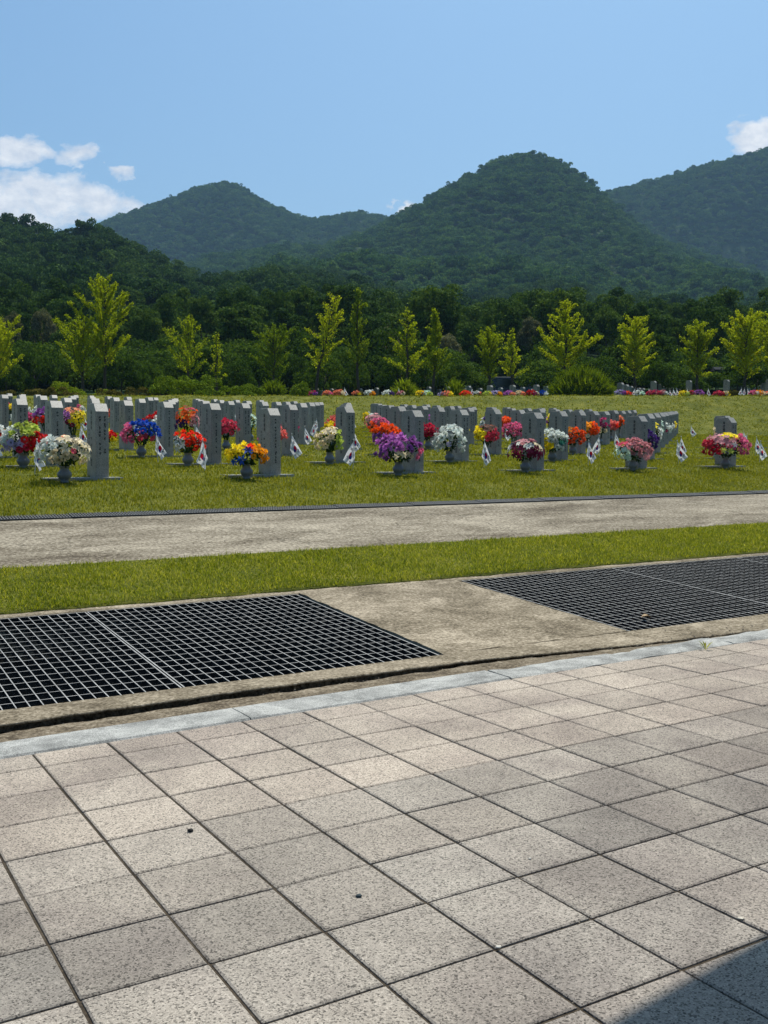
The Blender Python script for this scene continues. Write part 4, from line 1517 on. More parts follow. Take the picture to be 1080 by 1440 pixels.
# low dark trees right behind the ginkgos: six shapes shared by copies
R0 = np.random.default_rng(99)
LOW = []
for k in range(5):
    me = crown_mesh('crown', R0, 2.5, 1.6, 1.55, 34, 6500, .17, M['maple'], cr=.30)
    LOW.append((me, tree_trunk(R0, 2.4, .09, 4, 1.1)))
BIG = []
for k in range(6):
    mt = M['oak'] if k < 5 else M['pale']
    me = crown_mesh('crown', R0, 3.3, 3.6, 6.2, 34, 7000, .26, mt, cr=.30)
    BIG.append((me, tree_trunk(R0, 7.0, .16, 4, 1.6)))


# ------------------------------------------------------------------ hills
def prof(pts):
    a = np.array([ray_ue(px, py) for px, py in pts])
    return a[:, 0], a[:, 1]


L1 = prof([(-900, 330), (-200, 300), (0, 303), (40, 313), (80, 317), (110, 309), (150, 318), (200, 341), (240, 362), (280, 374), (330, 371), (400, 369), (470, 376), (540, 398), (620, 415), (700, 425), (860, 425), (960, 425), (1080, 430), (1900, 430)])
L2 = prof([(-900, 330), (60, 345), (110, 330), (150, 309), (200, 293), (250, 276), (280, 263), (310, 255), (332, 258), (370, 281), (420, 303), (450, 306), (480, 302), (505, 297), (530, 303), (560, 308), (640, 330), (900, 340), (1900, 340)])
L3 = prof([(-900, 400), (200, 380), (300, 357), (400, 340), (450, 340), (530, 320), (560, 303), (600, 281), (650, 248), (700, 221), (740, 212), (772, 214), (800, 229), (830, 253), (850, 274), (880, 300), (930, 334), (1000, 360), (1080, 385), (1900, 420)])
L4 = prof([(-900, 420), (500, 420), (700, 330), (800, 285), (850, 269), (880, 263), (930, 251), (980, 236), (1020, 226), (1060, 214), (1080, 207), (1200, 180), (1900, 220)])
DN = np.array([62., 82., 115., 190., 290., 420., 620., 900., 1050., 1330., 1750.])


def hill_z(x, y):
    """terrain beyond the upper terrace"""
    u = x / y
    l1 = np.interp(u, *L1) ; l2 = np.interp(u, *L2); l3 = np.interp(u, *L3); l4 = np.interp(u, *L4)
    c1 = 9.0 / 290; c3 = 7.0 / 900; c4 = 7.0 / 1330
    back = np.maximum(l2, l4)
    e290 = l1 - c1
    e900 = l3 - c3
    left = np.clip((-.10 - u) / .12, 0, 1)
    e420 = e290 * 1.0 + (1 - left) * 0.10 * (e900 - e290) - left * 0.05
    e620 = np.where(e900 > e290, e290 + 0.48 * (e900 - e290), e900 - .02) * (1 - left) + left * (np.minimum(e900, e290) - .06)
    nodes = [np.full_like(u, .0585), np.full_like(u, .0555), .078 + 0 * u, .0555 + .55 * (e290 - .0555), e290, e420, e620, e900, e900 * .86, back - c4, back * .7]
    E = np.array(nodes)
    ly = np.log(y)
    LD = np.log(DN)
    k = np.clip(np.searchsorted(LD, ly) - 1, 0, len(DN) - 2)
    f = np.clip((ly - LD[k]) / (LD[k + 1] - LD[k]), 0, 1)
    f = np.where((k >= 8), f * f * (3 - 2 * f), f)
    ar = np.arange(E.shape[1]) if E.ndim == 2 else None
    e = E[k, ar] * (1 - f) + E[k + 1, ar] * f
    relief = np.clip((y - 250) / 300, 0, 1)
    lock = 1 - np.exp(-((y - 900) / 90) ** 2) * .85
    lock = lock * (1 - np.exp(-((y - 1330) / 120) ** 2) * .85)
    nz = 16 * hashn(x / 75, y / 150, 1) + 8 * hashn(x / 33, y / 60, 2) + 3 * hashn(x / 12, y / 25, 5)
    return e * y + nz * relief * lock


def hz(x, y):
    x = np.atleast_1d(np.asarray(x, float)); y = np.atleast_1d(np.asarray(y, float))
    sh = x.shape
    return hill_z(x.ravel(), y.ravel()).reshape(sh)


def build_hills():
    us = np.linspace(-.75, .75, 240)
    ys = np.exp(np.linspace(math.log(62), math.log(1800), 210))
    U, Y = np.meshgrid(us, ys)
    X = U * Y
    Z = hz(X, Y)
    low = np.clip((Y - 62) / 8, 0, 1)
    zl = lawn_z(X, Y)
    Z = zl * (1 - low) + Z * low - 0.05
    idx = np.arange(U.size).reshape(U.shape)
    Fq = np.stack([idx[:-1, :-1], idx[:-1, 1:], idx[1:, 1:], idx[1:, :-1]], -1).reshape(-1, 4)
    tag(link('hills', np_mesh('hills', np.stack([X, Y, Z], -1).reshape(-1, 3), Fq, [M['hill']], smooth=True)), kind='structure')


build_hills()


def forest(name, label, protos, y0, y1, step, smin, smax, umax=.46, seed=1, skip=None, jit=.45):
    R = np.random.default_rng(seed)
    P = []
    y = y0
    while y < y1:
        st_ = step * (1 + 0.0 * y)
        n = int(2 * umax * y / st_) + 1
        xx = (np.arange(n) - n / 2) * st_ + R.uniform(-jit, jit, n) * st_
        yy = y + R.uniform(-jit, jit, n) * st_
        P.append(np.stack([xx, yy], 1))
        y += st_ * .9
    P = np.concatenate(P)
    z = hz(P[:, 0], P[:, 1])
    if skip is not None:
        k = ~skip(P[:, 0], P[:, 1]); P = P[k]; z = z[k]
    n = len(P)
    me = bpy.data.meshes.new(name)
    me.vertices.add(n)
    me.vertices.foreach_set('co', np.column_stack([P, z - .3]).astype(np.float32).ravel())
    a = me.attributes.new('scl', 'FLOAT_VECTOR', 'POINT')
    s_ = R.uniform(smin, smax, n)
    hgt = s_ * R.uniform(.75, 1.25, n)
    a.data.foreach_set('vector', np.stack([s_, s_, hgt], 1).astype(np.float32).ravel())
    a = me.attributes.new('rot', 'FLOAT_VECTOR', 'POINT')
    a.data.foreach_set('vector', np.stack([0 * s_, 0 * s_, R.uniform(0, 6.28, n)], 1).astype(np.float32).ravel())
    a = me.attributes.new('pick', 'INT', 'POINT')
    a.data.foreach_set('value', R.integers(0, len(protos), n).astype(np.int32))
    me.update()
    col = bpy.data.collections.new(name + '_kinds')
    for q, pm in enumerate(protos):
        ob = bpy.data.objects.new('%s_crown_%02d' % (name, q), pm)
        col.objects.link(ob)
    o = link(name, me)
    tag(o, label, 'forest', kind='stuff')
    nt = bpy.data.node_groups.new(name + '_scatter', 'GeometryNodeTree')
    nt.interface.new_socket('Geometry', in_out='INPUT', socket_type='NodeSocketGeometry')
    nt.interface.new_socket('Geometry', in_out='OUTPUT', socket_type='NodeSocketGeometry')
    q = NG(nt)
    gi = q.n('NodeGroupInput'); go = q.n('NodeGroupOutput')
    ci = q.n('GeometryNodeCollectionInfo')
    ci.inputs['Collection'].default_value = col
    ci.inputs['Separate Children'].default_value = True
    ci.inputs['Reset Children'].default_value = True
    ip = q.n('GeometryNodeInstanceOnPoints')
    ip.inputs['Pick Instance'].default_value = True

    def na(nm, ty):
        nd = q.n('GeometryNodeInputNamedAttribute', data_type=ty)
        nd.inputs['Name'].default_value = nm
        return nd.outputs[0]
    q.put(ip.inputs['Points'], gi.outputs[0])
    q.put(ip.inputs['Instance'], ci.outputs[0])
    q.put(ip.inputs['Instance Index'], na('pick', 'INT'))
    e2r = q.n('FunctionNodeEulerToRotation')
    q.put(e2r.inputs[0], na('rot', 'FLOAT_VECTOR'))
    q.put(ip.inputs['Rotation'], e2r.outputs[0])
    q.put(ip.inputs['Scale'], na('scl', 'FLOAT_VECTOR'))
    q.put(go.inputs[0], ip.outputs[0])
    md = o.modifiers.new('scatter', 'NODES')
    md.node_group = nt
    return n


FARC = [crown_mesh('far_crown', R0, 4.3, 3.4, 3.2, 12, 900, .75, M['far'], cr=.42) for _ in range(6)]
MIDC = [crown_mesh('mid_crown', R0, 3.9, 4.2, 4.5, 24, 3000, .40, M['mid'], cr=.34) for _ in range(6)]
# trees of the forest edge that can be told apart
EDGE = []
rr = random.Random(8)


def edge_tree(kind, px, top, D, wpx, label, k=None):
    """kind 'low' or 'big'; top and width in photograph pixels"""
    protos = LOW if kind == 'low' else BIG
    h_me, w_me = (3.35, 2.9) if kind == 'low' else (10.2, 4.1)
    u, e = ray_ue(px, top)
    x = u * D; z = float(hz(x, D)[0]) if D > 70 else float(lawn_z(x, D))
    H_ = max(1.2, e * D - z)
    W = wpx / FPX * D / 2
    o = empty('low_tree' if kind == 'low' else 'forest_tree', (x, D, z), rr.uniform(0, 6))
    o.scale = (W / w_me, W / w_me, H_ / h_me)
    me, tm = protos[k if k is not None else rr.randrange(5)]
    tag(o, label, 'tree', 'low dark trees behind the ginkgos' if kind == 'low' else 'trees along the edge of the forest')
    link('crown', me, o); link('trunk', tm, o)
    EDGE.append((x, D, W))


LOWT = [(8, 498), (48, 488), (92, 505), (170, 492), (205, 505), (240, 500), (330, 505), (365, 490), (410, 498), (455, 500), (490, 492), (530, 500),
        (560, 498), (600, 502), (640, 498), (668, 508), (770, 500), (840, 500), (925, 505), (955, 515), (1010, 522), (1065, 512)]
for n, (px, top) in enumerate(LOWT):
    edge_tree('low', px, top, 66 + (n % 3) * 3.2 if px not in (668, 770) else 86, 74 + 14 * (n % 2), 'low dark green tree behind the ginkgos, %s from the left' % ORD[n + 1])
BIGT = [(20, 418, 90, 1), (62, 424, 90, 5), (14, 428, 88, 5), (100, 445, 88, 2), (205, 415, 92, 0), (240, 408, 96, 3), (285, 400, 98, 1), (318, 398, 102, 2), (350, 392, 104, 4), (392, 388, 100, 0), (425, 385, 104, 1),
        (465, 392, 100, 2), (520, 400, 104, 3), (548, 452, 88, 5), (560, 412, 102, 4), (640, 425, 98, 0), (604, 420, 104, 2), (665, 440, 90, 1), (700, 425, 104, 3), (745, 438, 92, 5), (760, 430, 100, 2), (822, 440, 92, 0),
        (858, 418, 96, 4), (905, 432, 98, 1), (945, 438, 96, 3), (990, 430, 100, 2), (1030, 440, 98, 0), (1068, 432, 98, 4), (155, 432, 92, 4), (632, 462, 86, 5)]
for n, (px, top, D, kd) in enumerate(sorted(BIGT)):
    pale = kd == 5
    edge_tree('big', px, top, D, 70 if not pale else 46, ('pale flowering tree' if pale else 'dark broadleaf tree') + ' at the edge of the forest, %s from the left' % ORD[n + 1], kd)


def near_edge(x, y):
    m = np.zeros(len(x), bool)
    for ex, ey, w in EDGE:
        m |= (np.abs(x - ex) < w * .7) & (np.abs(y - ey) < 3.5)
    return m


forest('forest_edge', 'dark broadleaf forest rising behind the low trees', [b[0] for b in BIG[:5]], 90, 165, 4.9, .62, .92, seed=3, skip=near_edge)
forest('hillside_forest', 'dense green forest on the nearer slopes', MIDC, 162, 430, 6.2, .8, 1.2, seed=4)
forest('mountain_forest', 'far forest covering the mountains', FARC, 425, 1420, 7.2, .75, 1.35, seed=5, umax=.44)


def open_ground(x, y):
    u = x / y
    px = 540 + u * FPX
    return near_edge(x, y) | ((px > 655) & (px < 775) & (y < 88)) | ((px > 990) & (px < 1045) & (y < 86)) | ((px > 330) & (px < 375) & (y < 84))


forest('low_trees', 'low dark green trees filling the forest foot', [b[0] for b in LOW], 73, 96, 3.2, .75, 1.35, seed=6, skip=open_ground)


# ------------------------------------------------------------------ hedges and bushes on the upper terrace
def bush(name, label, cat, px0, px1, top, bot, D, mat, seed, kind='leafy', dome=.5, depth=None, lsize=.07, nl=5200, group=None):
    R = np.random.default_rng(seed)
    u0, _ = ray_ue(px0, top); u1, et = ray_ue(px1, top)
    _, eb = ray_ue(px0, bot)
    um = (u0 + u1) / 2
    x = um * D
    z = float(lawn_z(x, D)) if D < 64 else float(hz(x, D)[0])
    z = min(z, eb * D) if D < 51 else z
    W = (u1 - u0) * D / 2; H_ = et * D - z
    dp = depth or W * .6
    o = empty(name, (x, D, z))
    tag(o, label, cat, group)
    if kind == 'leafy':
        ncl = max(10, int(9 * W * 2))
        a = R.uniform(0, 2 * np.pi, ncl); rr_ = np.sqrt(R.uniform(0, 1, ncl))
        cx = np.cos(a) * rr_; cy = np.sin(a) * rr_
        hh = (1 - dome * (cx ** 2 + cy ** 2)) * H_
        rad = R.uniform(.20, .34, ncl) * min(H_, 1.2)
        c = np.stack([cx * (W - .15), cy * dp, np.maximum(.15, (hh - rad) * R.uniform(.25, 1, ncl))], 1)
        P, d = clump_points(R, c, rad, nl, .9)
        P[:, 2] = np.clip(P[:, 2], 0, None)
        link('foliage', leaf_mesh('foliage', leaf_quads(P, lsize, R, d), mat, R), o)
    else:
        n = nl
        a = R.uniform(0, 2 * np.pi, n); rr_ = R.uniform(0, 1, n) ** .5
        px_ = np.cos(a) * rr_; py_ = np.sin(a) * rr_
        hh = (1 - dome * (px_ ** 2 + py_ ** 2)) * H_ * R.uniform(.35, 1.2, n) * (1 + .16 * np.sin(px_ * 9 + seed) * np.cos(py_ * 7))
        b = np.stack([px_ * W * .85, py_ * dp * .85, 0 * a], 1)
        b[:, 2] = R.uniform(0, .5, n) * hh
        tip = b + np.stack([px_ * W * .2 + R.normal(0, .2, n), py_ * dp * .2 + R.normal(0, .2, n), hh - b[:, 2]], 1) 
        mid = b * .45 + tip * .55 + np.stack([px_ * -.03, py_ * -.03, .05 * hh], 1)
        sd = R.normal(size=(n, 3)) * [1, 1, 0]; sd /= np.linalg.norm(sd, axis=1)[:, None]
        w_ = R.uniform(.02, .045, n)[:, None]
        Q = np.stack([b - sd * w_ * .3, mid - sd * w_, tip, mid + sd * w_], 1)
        P = mid + R.normal(size=(n, 3)) * .06
        Q = np.concatenate([Q, leaf_quads(P, .07, R), leaf_quads(tip - [0, 0, .05], .06, R)])
        link('foliage', leaf_mesh('foliage', Q, mat, R), o)
    st_ = MB()
    for k in range(5):
        a = 1.3 * k
        st_.tube([(0.05 * math.cos(a), 0.05 * math.sin(a), -.1), (W * .35 * math.cos(a), dp * .35 * math.sin(a), H_ * .45)], [.02, .008], 4)
    st_.build('stem', M['bark'], o)
    return o


GB = 'hedges and bushes along the upper terrace'
bush('wild_bush', 'wild rounded bush of long shoots at the edge of the bank', 'bush', 776, 862, 521, 560, 53.5, M['shrub'], 1, 'wild', .55, nl=6500, group=GB)
bush('hedge', 'tall dark hedge with bright green top behind the left graves', 'hedge', 206, 326, 524, 568, 48.2, M['hedge_green'], 2, dome=.12, nl=9000, group=GB)
bush('hedge', 'ragged green hedge in front of the small grey van', 'hedge', 322, 374, 533, 565, 49.0, M['hedge_green'], 3, dome=.3, nl=4200, group=GB)
bush('bush', 'thin upright bush right of the small grey van', 'bush', 372, 396, 538, 564, 50.0, M['shrub'], 4, 'wild', .4, nl=1400, group=GB)
bush('bush', 'round green bush left of the first magenta flowers on the bank', 'bush', 408, 440, 529, 563, 49.5, M['hedge_green'], 5, dome=.5, nl=2600, group=GB)
bush('bush', 'light green bush between distant gravestones near the middle', 'bush', 557, 582, 537, 562, 52.0, M['shrub'], 6, 'wild', .5, nl=1600, group=GB)
bush('bush', 'small light bush among the crowded distant gravestones', 'bush', 634, 648, 535, 560, 53.0, M['shrub'], 7, 'wild', .5, nl=700, group=GB)
bush('hedge', 'clipped brownish hedge behind the leftmost gravestones', 'hedge', 22, 120, 542, 566, 48.1, M['hedge'], 8, dome=.25, nl=6000, group=GB)
bush('hedge', 'clipped brownish hedge at the left edge of the picture', 'hedge', -40, 24, 543, 566, 47.8, M['hedge'], 9, dome=.2, nl=3500, group=GB)
bush('hedge', 'clipped brown hedge right of the tallest ginkgo', 'hedge', 128, 174, 541, 566, 48.1, M['hedge'], 10, dome=.25, nl=3000, group=GB)
bush('hedge', 'brown hedge joining the tall dark hedge on its left', 'hedge', 172, 228, 540, 566, 48.2, M['hedge'], 11, dome=.25, nl=3600, group=GB)
bush('bush', 'bright small bush at the foot of the tallest ginkgo', 'bush', 126, 162, 540, 562, 50.0, M['shrub'], 12, dome=.6, nl=2200, group=GB)
bush('bush', 'yellow green spreading bush above the leftmost clipped hedge', 'bush', 50, 122, 529, 556, 52.0, M['shrub'], 13, dome=.6, nl=3600, group=GB)
bush('hedge', 'low brown hedge left of the small dark pavilion', 'hedge', 946, 1000, 546, 560, 55.0, M['hedge'], 14, dome=.3, nl=3000, group=GB)
bush('hedge', 'low brown hedge below the small dark pavilion', 'hedge', 1002, 1052, 547, 560, 55.0, M['hedge'], 15, dome=.2, nl=3000, group=GB)
bush('hedge', 'brown hedge behind the crowded distant gravestones', 'hedge', 470, 560, 548, 562, 56.0, M['hedge'], 16, dome=.3, nl=4000, group=GB)
bush('hedge', 'long brown hedge below the black vehicle', 'hedge', 640, 770, 549, 562, 57.0, M['hedge'], 17, dome=.3, nl=5000, group=GB)

# ------------------------------------------------------------------ vehicles and pavilion behind the ginkgos
M['black'] = flat_mat('black_paint', (0.008, 0.009, 0.011), 0.25, 0.5)
M['glass'] = flat_mat('dark_glass', (0.015, 0.02, 0.024), 0.08, 0.6)
M['greycar'] = flat_mat('grey_paint', (0.20, 0.22, 0.225), 0.3, 0.5)
M['bluecar'] = flat_mat('dark_teal_paint', (0.02, 0.04, 0.05), 0.3, 0.5)
M['rubber'] = flat_mat('rubber', (0.015, 0.015, 0.015), 0.8)
M['slate'] = flat_mat('roof_slate', (0.025, 0.028, 0.03), 0.95, 0.05)
M['wood'] = flat_mat('dark_wood', (0.035, 0.028, 0.022), 0.8)
M['lamp'] = flat_mat('lamp_glass', (0.6, 0.6, 0.58), 0.2)


def car(name, loc, rz, L, W, H_, mat, label, van=True):
    o = empty(name, loc, rz)
    tag(o, label, 'van' if van else 'car')
    prof = ([(-L / 2, .3), (-L / 2, .9), (-L / 2 + .08, H_ - .08), (-L / 2 + .3, H_), (L / 2 - 1.25, H_), (L / 2 - .95, H_ - .12), (L / 2 - .45, 1.02), (L / 2 - .08, .9), (L / 2, .7), (L / 2, .3)] if van else
            [(-L / 2, .3), (-L / 2, .8), (-L / 2 + .1, .95), (-L / 2 + .5, 1.0), (-L / 2 + 1.0, H_ - .03), (-L / 2 + 1.4, H_), (L / 2 - 1.9, H_), (L / 2 - 1.2, .98), (L / 2 - .2, .85), (L / 2, .65), (L / 2, .3)])
    b = MB()
    n = len(prof)
    V = []
    for yy, ins in ((-W / 2, .0), (-W / 2 + .05, 1), (W / 2 - .05, 1), (W / 2, 0)):
        for (px_, pz_) in prof:
            k = 0.0 if ins else 0.05
            f = (pz_ - .3) / (H_ - .3)
            V.append((px_ * (1 - k * .4), yy * (1 - .12 * max(0, f - .5) * 2), pz_ - k * max(0, f)))
    F = [(k * n + i, k * n + (i + 1) % n, (k + 1) * n + (i + 1) % n, (k + 1) * n + i) for k in range(3) for i in range(n)]
    F += [tuple(range(n)), tuple(3 * n + i for i in range(n - 1, -1, -1))]
    b.add(V, F)
    b.build('body', mat, o)
    for sy in (-1, 1):
        w = MB()
        y0 = sy * (W / 2 * .955)
        zz0, zz1 = 1.02, H_ - .2
        xs_ = [(-L / 2 + .35, -L / 2 + 1.35), (-L / 2 + 1.45, L / 2 - 1.35)] if van else [(-L / 2 + 1.1, -L / 2 + 1.95), (-L / 2 + 2.02, L / 2 - 1.6)]
        for (xa, xb) in xs_:
            w.box(xa, xb, y0 - .012, y0 + .012, zz0, zz1)
        w.build('side_window', M['glass'], o)
    w = MB()
    T = Matrix.Translation((L / 2 - (.71 if van else 1.56), 0, (H_ + .9) / 2 - .02)) @ Matrix.Rotation(math.radians(28 if van else 58), 4, 'Y')
    w.box(-.012, .012, -W / 2 + .14, W / 2 - .14, -.33, .33, T=T)
    w.build('windscreen', M['glass'], o)
    for sx in (-1, 1):
        for sy in (-1, 1):
            w = MB()
            c = Vector((sx * (L / 2 - .75), sy * (W / 2 - .1), .32))
            w.tube([c - Vector((0, .1, 0)), c + Vector((0, .1, 0))], .32, 18)
            wh = w.build('wheel', M['rubber'], o)
            w = MB()
            w.tube([c + Vector((0, sy * .1, 0)), c + Vector((0, sy * .112, 0))], .19, 14)
            w.build('rim', M['galv'], wh)
    for sy in (-1, 1):
        w = MB(); w.box(L / 2 - .02, L / 2 + .015, sy * (W / 2 - .28) - .13, sy * (W / 2 - .28) + .13, .66, .8)
        w.build('headlight', M['lamp'], o)
    return o


def ground_at(px, D):
    u, _ = ray_ue(px, 540)
    x = u * D
    return x, D, float(hz(x, D)[0])


x, y, z = ground_at(708, 82)
car('parked_van', (x, y, 6.15 - 1.95), math.pi, 4.0, 1.75, 1.95, M['black'], 'black van whose long roof shows above the distant gravestones')
x, y, z = ground_at(748, 80)
car('parked_car', (x, y, 5.55 - 1.42), 2.9, 3.6, 1.65, 1.42, M['bluecar'], 'dark low car parked at the right end of the black van', van=False)
x, y, z = ground_at(353, 80)
u, e = ray_ue(353, 529.5)
car('parked_van', (x, y, e * 80 - 1.9), -math.pi / 2 + .25, 3.4, 1.3, 1.9, M['greycar'], 'small pale grey van half hidden behind the ragged hedge')


def pavilion():
    D = 80
    u, e = ray_ue(1017, 516)
    x = u * D; zt = e * D
    base = float(hz(x, D)[0])
    o = empty('pavilion', (x, D, base))
    tag(o, 'small dark pavilion with slate gable roof between two ginkgos at the right', 'pavilion')
    h = zt - base
    r = MB()
    r.add([(-.95, -1.0, h - .28), (.98, -1.0, h - .28), (.98, 0, h), (-.80, 0, h), (.98, 1.0, h - .28), (-.95, 1.0, h - .28),
           (-.95, -1.0, h - .36), (.98, -1.0, h - .36), (.98, 1.0, h - .36), (-.95, 1.0, h - .36)],
          [(0, 1, 2, 3), (3, 2, 4, 5), (6, 9, 8, 7), (0, 6, 7, 1), (5, 4, 8, 9), (0, 3, 5, 9, 6), (1, 7, 8, 4, 2)])
    r.build('roof', M['slate'], o)
    for sx in (-.82, .85):
        for sy in (-.85, .85):
            p = MB(); p.box(sx - .045, sx + .045, sy - .045, sy + .045, -.3, h - .37)
            p.build('post', M['wood'], o)
    b = MB(); b.box(-.8, .8, .55, .85, .38, .44); b.box(-.7, -.62, .6, .8, 0, .38); b.box(.62, .7, .6, .8, 0, .38)
    b.build('bench', M['wood'], o)


pavilion()


# ------------------------------------------------------------------ shelter that shades the corner of the paving
def shelter():
    k = 1 / math.tan(SUN_EL)
    zr = 3.15
    cx, cy = st1(1.33, 1.50)               # corner of the shadow on the paving
    zp = pav_z(cx, cy)
    hh = zr - zp
    ox, oy = cx + math.sin(SUN_AZ) * k * hh, cy + math.cos(SUN_AZ) * k * hh
    o = empty('shelter', (ox, oy, zp), H1 + 0.14)
    tag(o, 'flat roofed shelter just outside the picture whose shadow falls on the paving', 'shelter')
    b = MB()
    n = 8; rad = 0.10
    pts = [(rad - rad * math.cos(a), -rad + rad * math.sin(a)) for a in np.linspace(0, math.pi / 2, n)]
    out = pts + [(5.0, 0.0), (5.0, -6.0), (0.0, -6.0)]
    V = [(x, y, hh - .0) for x, y in out] + [(x, y, hh + .18) for x, y in out]
    m_ = len(out)
    b.add(V, [tuple(range(m_)), tuple(range(2 * m_ - 1, m_ - 1, -1))] + [(i, i + m_, (i + 1) % m_ + m_, (i + 1) % m_) for i in range(m_)])
    b.build('roof', M['slate'], o)
    for (x, y) in ((4.6, -.5), (.4, -5.6), (4.6, -5.6)):
        p = MB(); p.lathe([(.08, 0), (.07, .05), (.06, hh - .01)], 12, c=(x, y, 0)); p.build('post', M['wood'], o)


shelter()

# ------------------------------------------------------------------ small things on the ground
def pebble(px, py, r, c, label, seed, flat=.6, z=None):
    R = np.random.default_rng(seed)
    cp, sp = math.cos(PITCH), math.sin(PITCH)
    u, e = ray_ue(px, py)
    y = -1.17 / (e - .018 * u + .0023)
    x = u * y
    V, F = [], []
    nr, ns = 6, 9
    for i in range(nr + 1):
        th = math.pi * i / nr
        for k in range(ns):
            a = 2 * math.pi * k / ns
            q = r * (1 + .2 * R.normal() * (0 < i < nr))
            V.append((q * math.sin(th) * math.cos(a) * 1.2, q * math.sin(th) * math.sin(a), q * math.cos(th) * flat))
    for i in range(nr):
        for k in range(ns):
            F.append((i * ns + k, i * ns + (k + 1) % ns, (i + 1) * ns + (k + 1) % ns, (i + 1) * ns + k))
    o = link('pebble', np_mesh('pebble', V, F, [flat_mat('pebble_stone', c, .9, var=.3, scale=60)], smooth=True))
    o.location = (x, y, pav_z(x, y) + r * flat * .8)
    tag(o, label, 'pebble')


pebble(268, 1170, .0085, (.03, .028, .025), 'dark pebble lying on a stained paving tile at the left', 1)
pebble(505, 1262, .007, (.035, .05, .055), 'bluish dark pebble on a pale tile near the middle', 2)
pebble(701, 1334, .0055, (.55, .52, .45), 'cream chip where four tiles meet at the bottom', 3)
pebble(745, 1209, .004, (.5, .48, .42), 'tiny pale chip in a tile joint right of the middle', 4)
pebble(1042, 1293, .0075, (.5, .46, .38), 'pale flat chip in the joint at the right edge', 5, .3)

def grit():
    R = np.random.default_rng(12)
    Q = []
    def chip(s, t, z, r):
        x, y = st1(s, t)
        a = R.uniform(0, 6.28); c, d = math.cos(a) * r, math.sin(a) * r
        h = r * R.uniform(.3, .9)
        P0 = np.array([x, y, z])
        b = [P0 + [c, d, 0], P0 + [-d, c * .7, 0], P0 + [-c * .8, -d, 0], P0 + [d * .7, -c, 0]]
        t_ = [p + (P0 - p) * .35 + [0, 0, h] for p in b]
        Q.append(t_)
        for k in range(4):
            Q.append([b[k], b[(k + 1) % 4], t_[(k + 1) % 4], t_[k]])
    for _ in range(900):
        s, t = R.uniform(0, 9), R.uniform(4.47, 4.72)
        chip(s, t, pz(s, t) - .03, R.uniform(.002, .007))
    for _ in range(260):
        s, t = R.uniform(0, 9), 4.99 + R.gamma(1.2, .03) if R.random() < .3 else R.uniform(4.8, 4.98)
        if 3.4 < s < 4.7: t = R.uniform(4.8, 6.9)
        chip(s, t, float(GZ(s, t)) + .008, R.uniform(.0015, .005)) if (3.4 < s < 4.7 or t < 4.98) else None
    for _ in range(420):
        k = R.integers(-3, 16); j = R.integers(-3, 12)
        if R.random() < .5: s, t = .81 + .3 * k + R.normal(0, .004), 3.09 - R.uniform(-1, 3.5)
        else: s, t = R.uniform(-.2, 5), 3.09 - .3 * j + R.normal(0, .004)
        if t < 4.15: chip(s, t, pz(s, t) - .003, R.uniform(.001, .003))
    for _ in range(160):
        s, t = R.uniform(0, 8), R.uniform(8.5, 10.1)
        chip(s, t, float(low_z(t)) + .0045 * (s - 4), R.uniform(.003, .008))
    Q = np.array(Q)
    m = flat_mat('grit_stone', (.24, .20, .15), .9, var=.6, scale=25)
    o = link('grit', np_mesh('grit', Q.reshape(-1, 3), np.arange(len(Q) * 4).reshape(-1, 4), [m]))
    tag(o, 'loose grit and sand along the kerb and in the paving joints', 'gravel', kind='stuff')


grit()

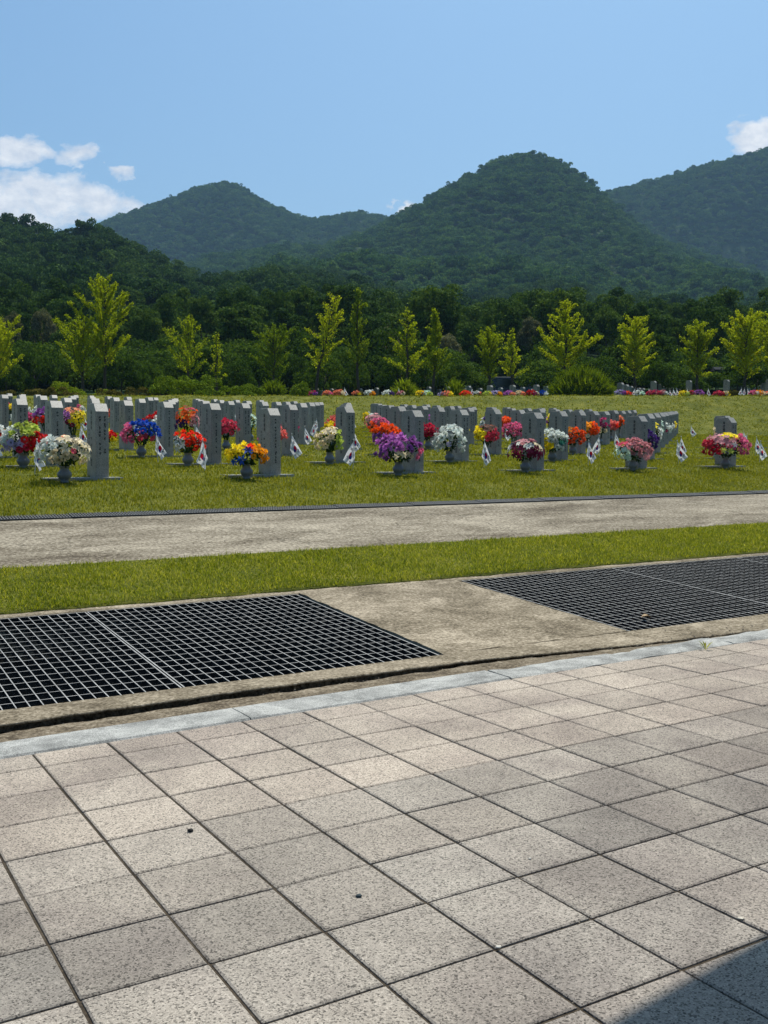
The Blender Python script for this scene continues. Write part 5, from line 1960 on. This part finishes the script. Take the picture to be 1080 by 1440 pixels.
# dry leaf on the grate, weed by the kerb
R = np.random.default_rng(5)
u, e = ray_ue(908, 872)
sx_, sy_ = None, None
yy = 5.35
x, y = u * 5.9, 5.9
for _ in range(40):
    t_ = x * N1[0] + y * N1[1]; s_ = x * B1[0] + y * B1[1]
    y = float(GZ(s_, t_)) / e; x = u * y
V = []
nu = 7
for i in range(nu):
    f = i / (nu - 1)
    w = .022 * math.sin(math.pi * (f * .9 + .06))
    for q in (-1, 0, 1):
        V.append(((f - .5) * .07, q * w, .012 + .012 * abs(q) + .014 * math.sin(3 * f)))
F = [(i * 3 + q, i * 3 + q + 1, (i + 1) * 3 + q + 1, (i + 1) * 3 + q) for i in range(nu - 1) for q in range(2)]
o = link('dry_leaf', np_mesh('dry_leaf', V, F, [flat_mat('dry_leaf', (.34, .24, .14), .8, var=.25, scale=80)], smooth=True))
o.location = (x, y, float(GZ(s_, t_)) + .002)
o.rotation_euler = (.1, .1, .3)
tag(o, 'curled dry leaf lying on the right steel grate', 'leaf')


def weed(px, py, h, n, label, seed):
    R = np.random.default_rng(seed)
    u, e = ray_ue(px, py)
    y = -1.16 / (e - .018 * u + .0023); x = u * y
    Q = []
    for k in range(n):
        a = R.uniform(0, 2 * np.pi); l = h * R.uniform(.6, 1.1)
        d = np.array([math.cos(a) * .7, math.sin(a) * .7, R.uniform(.4, 1)]); d /= np.linalg.norm(d)
        sd = np.array([-math.sin(a), math.cos(a), 0]) * .005
        b = np.zeros(3); m_ = d * l * .5 + [0, 0, .01]; t_ = d * l
        Q.append([b, m_ + sd, t_, m_ - sd])
    Q = np.array(Q)
    o = link('weed', leaf_mesh('weed', Q, M['grass_near'], R))
    o.location = (x, y, pav_z(x, y))
    tag(o, label, 'weed')


weed(992, 912, .075, 9, 'small green weed growing beside the worn kerb at the right', 1)


# ------------------------------------------------------------------ air
def haze():
    b = MB()
    b.box(-1500, 1500, -60, 1950, -8, 480)
    me = b.mesh('haze', [])
    m = bpy.data.materials.new('haze_air')
    m.use_nodes = True
    q = NG(m.node_tree)
    m.node_tree.nodes.remove(m.node_tree.nodes['Principled BSDF'])
    v = q.n('ShaderNodeVolumePrincipled')
    v.inputs['Color'].default_value = (0.42, 0.70, 1.0, 1)
    v.inputs['Density'].default_value = HAZE
    v.inputs['Anisotropy'].default_value = 0.0
    q.put(m.node_tree.nodes['Material Output'].inputs['Volume'], v.outputs[0])
    me.materials.append(m)
    tag(link('haze', me), 'thin blue summer haze in the valley air', 'haze', kind='stuff')


if HAZE > 0:
    haze()
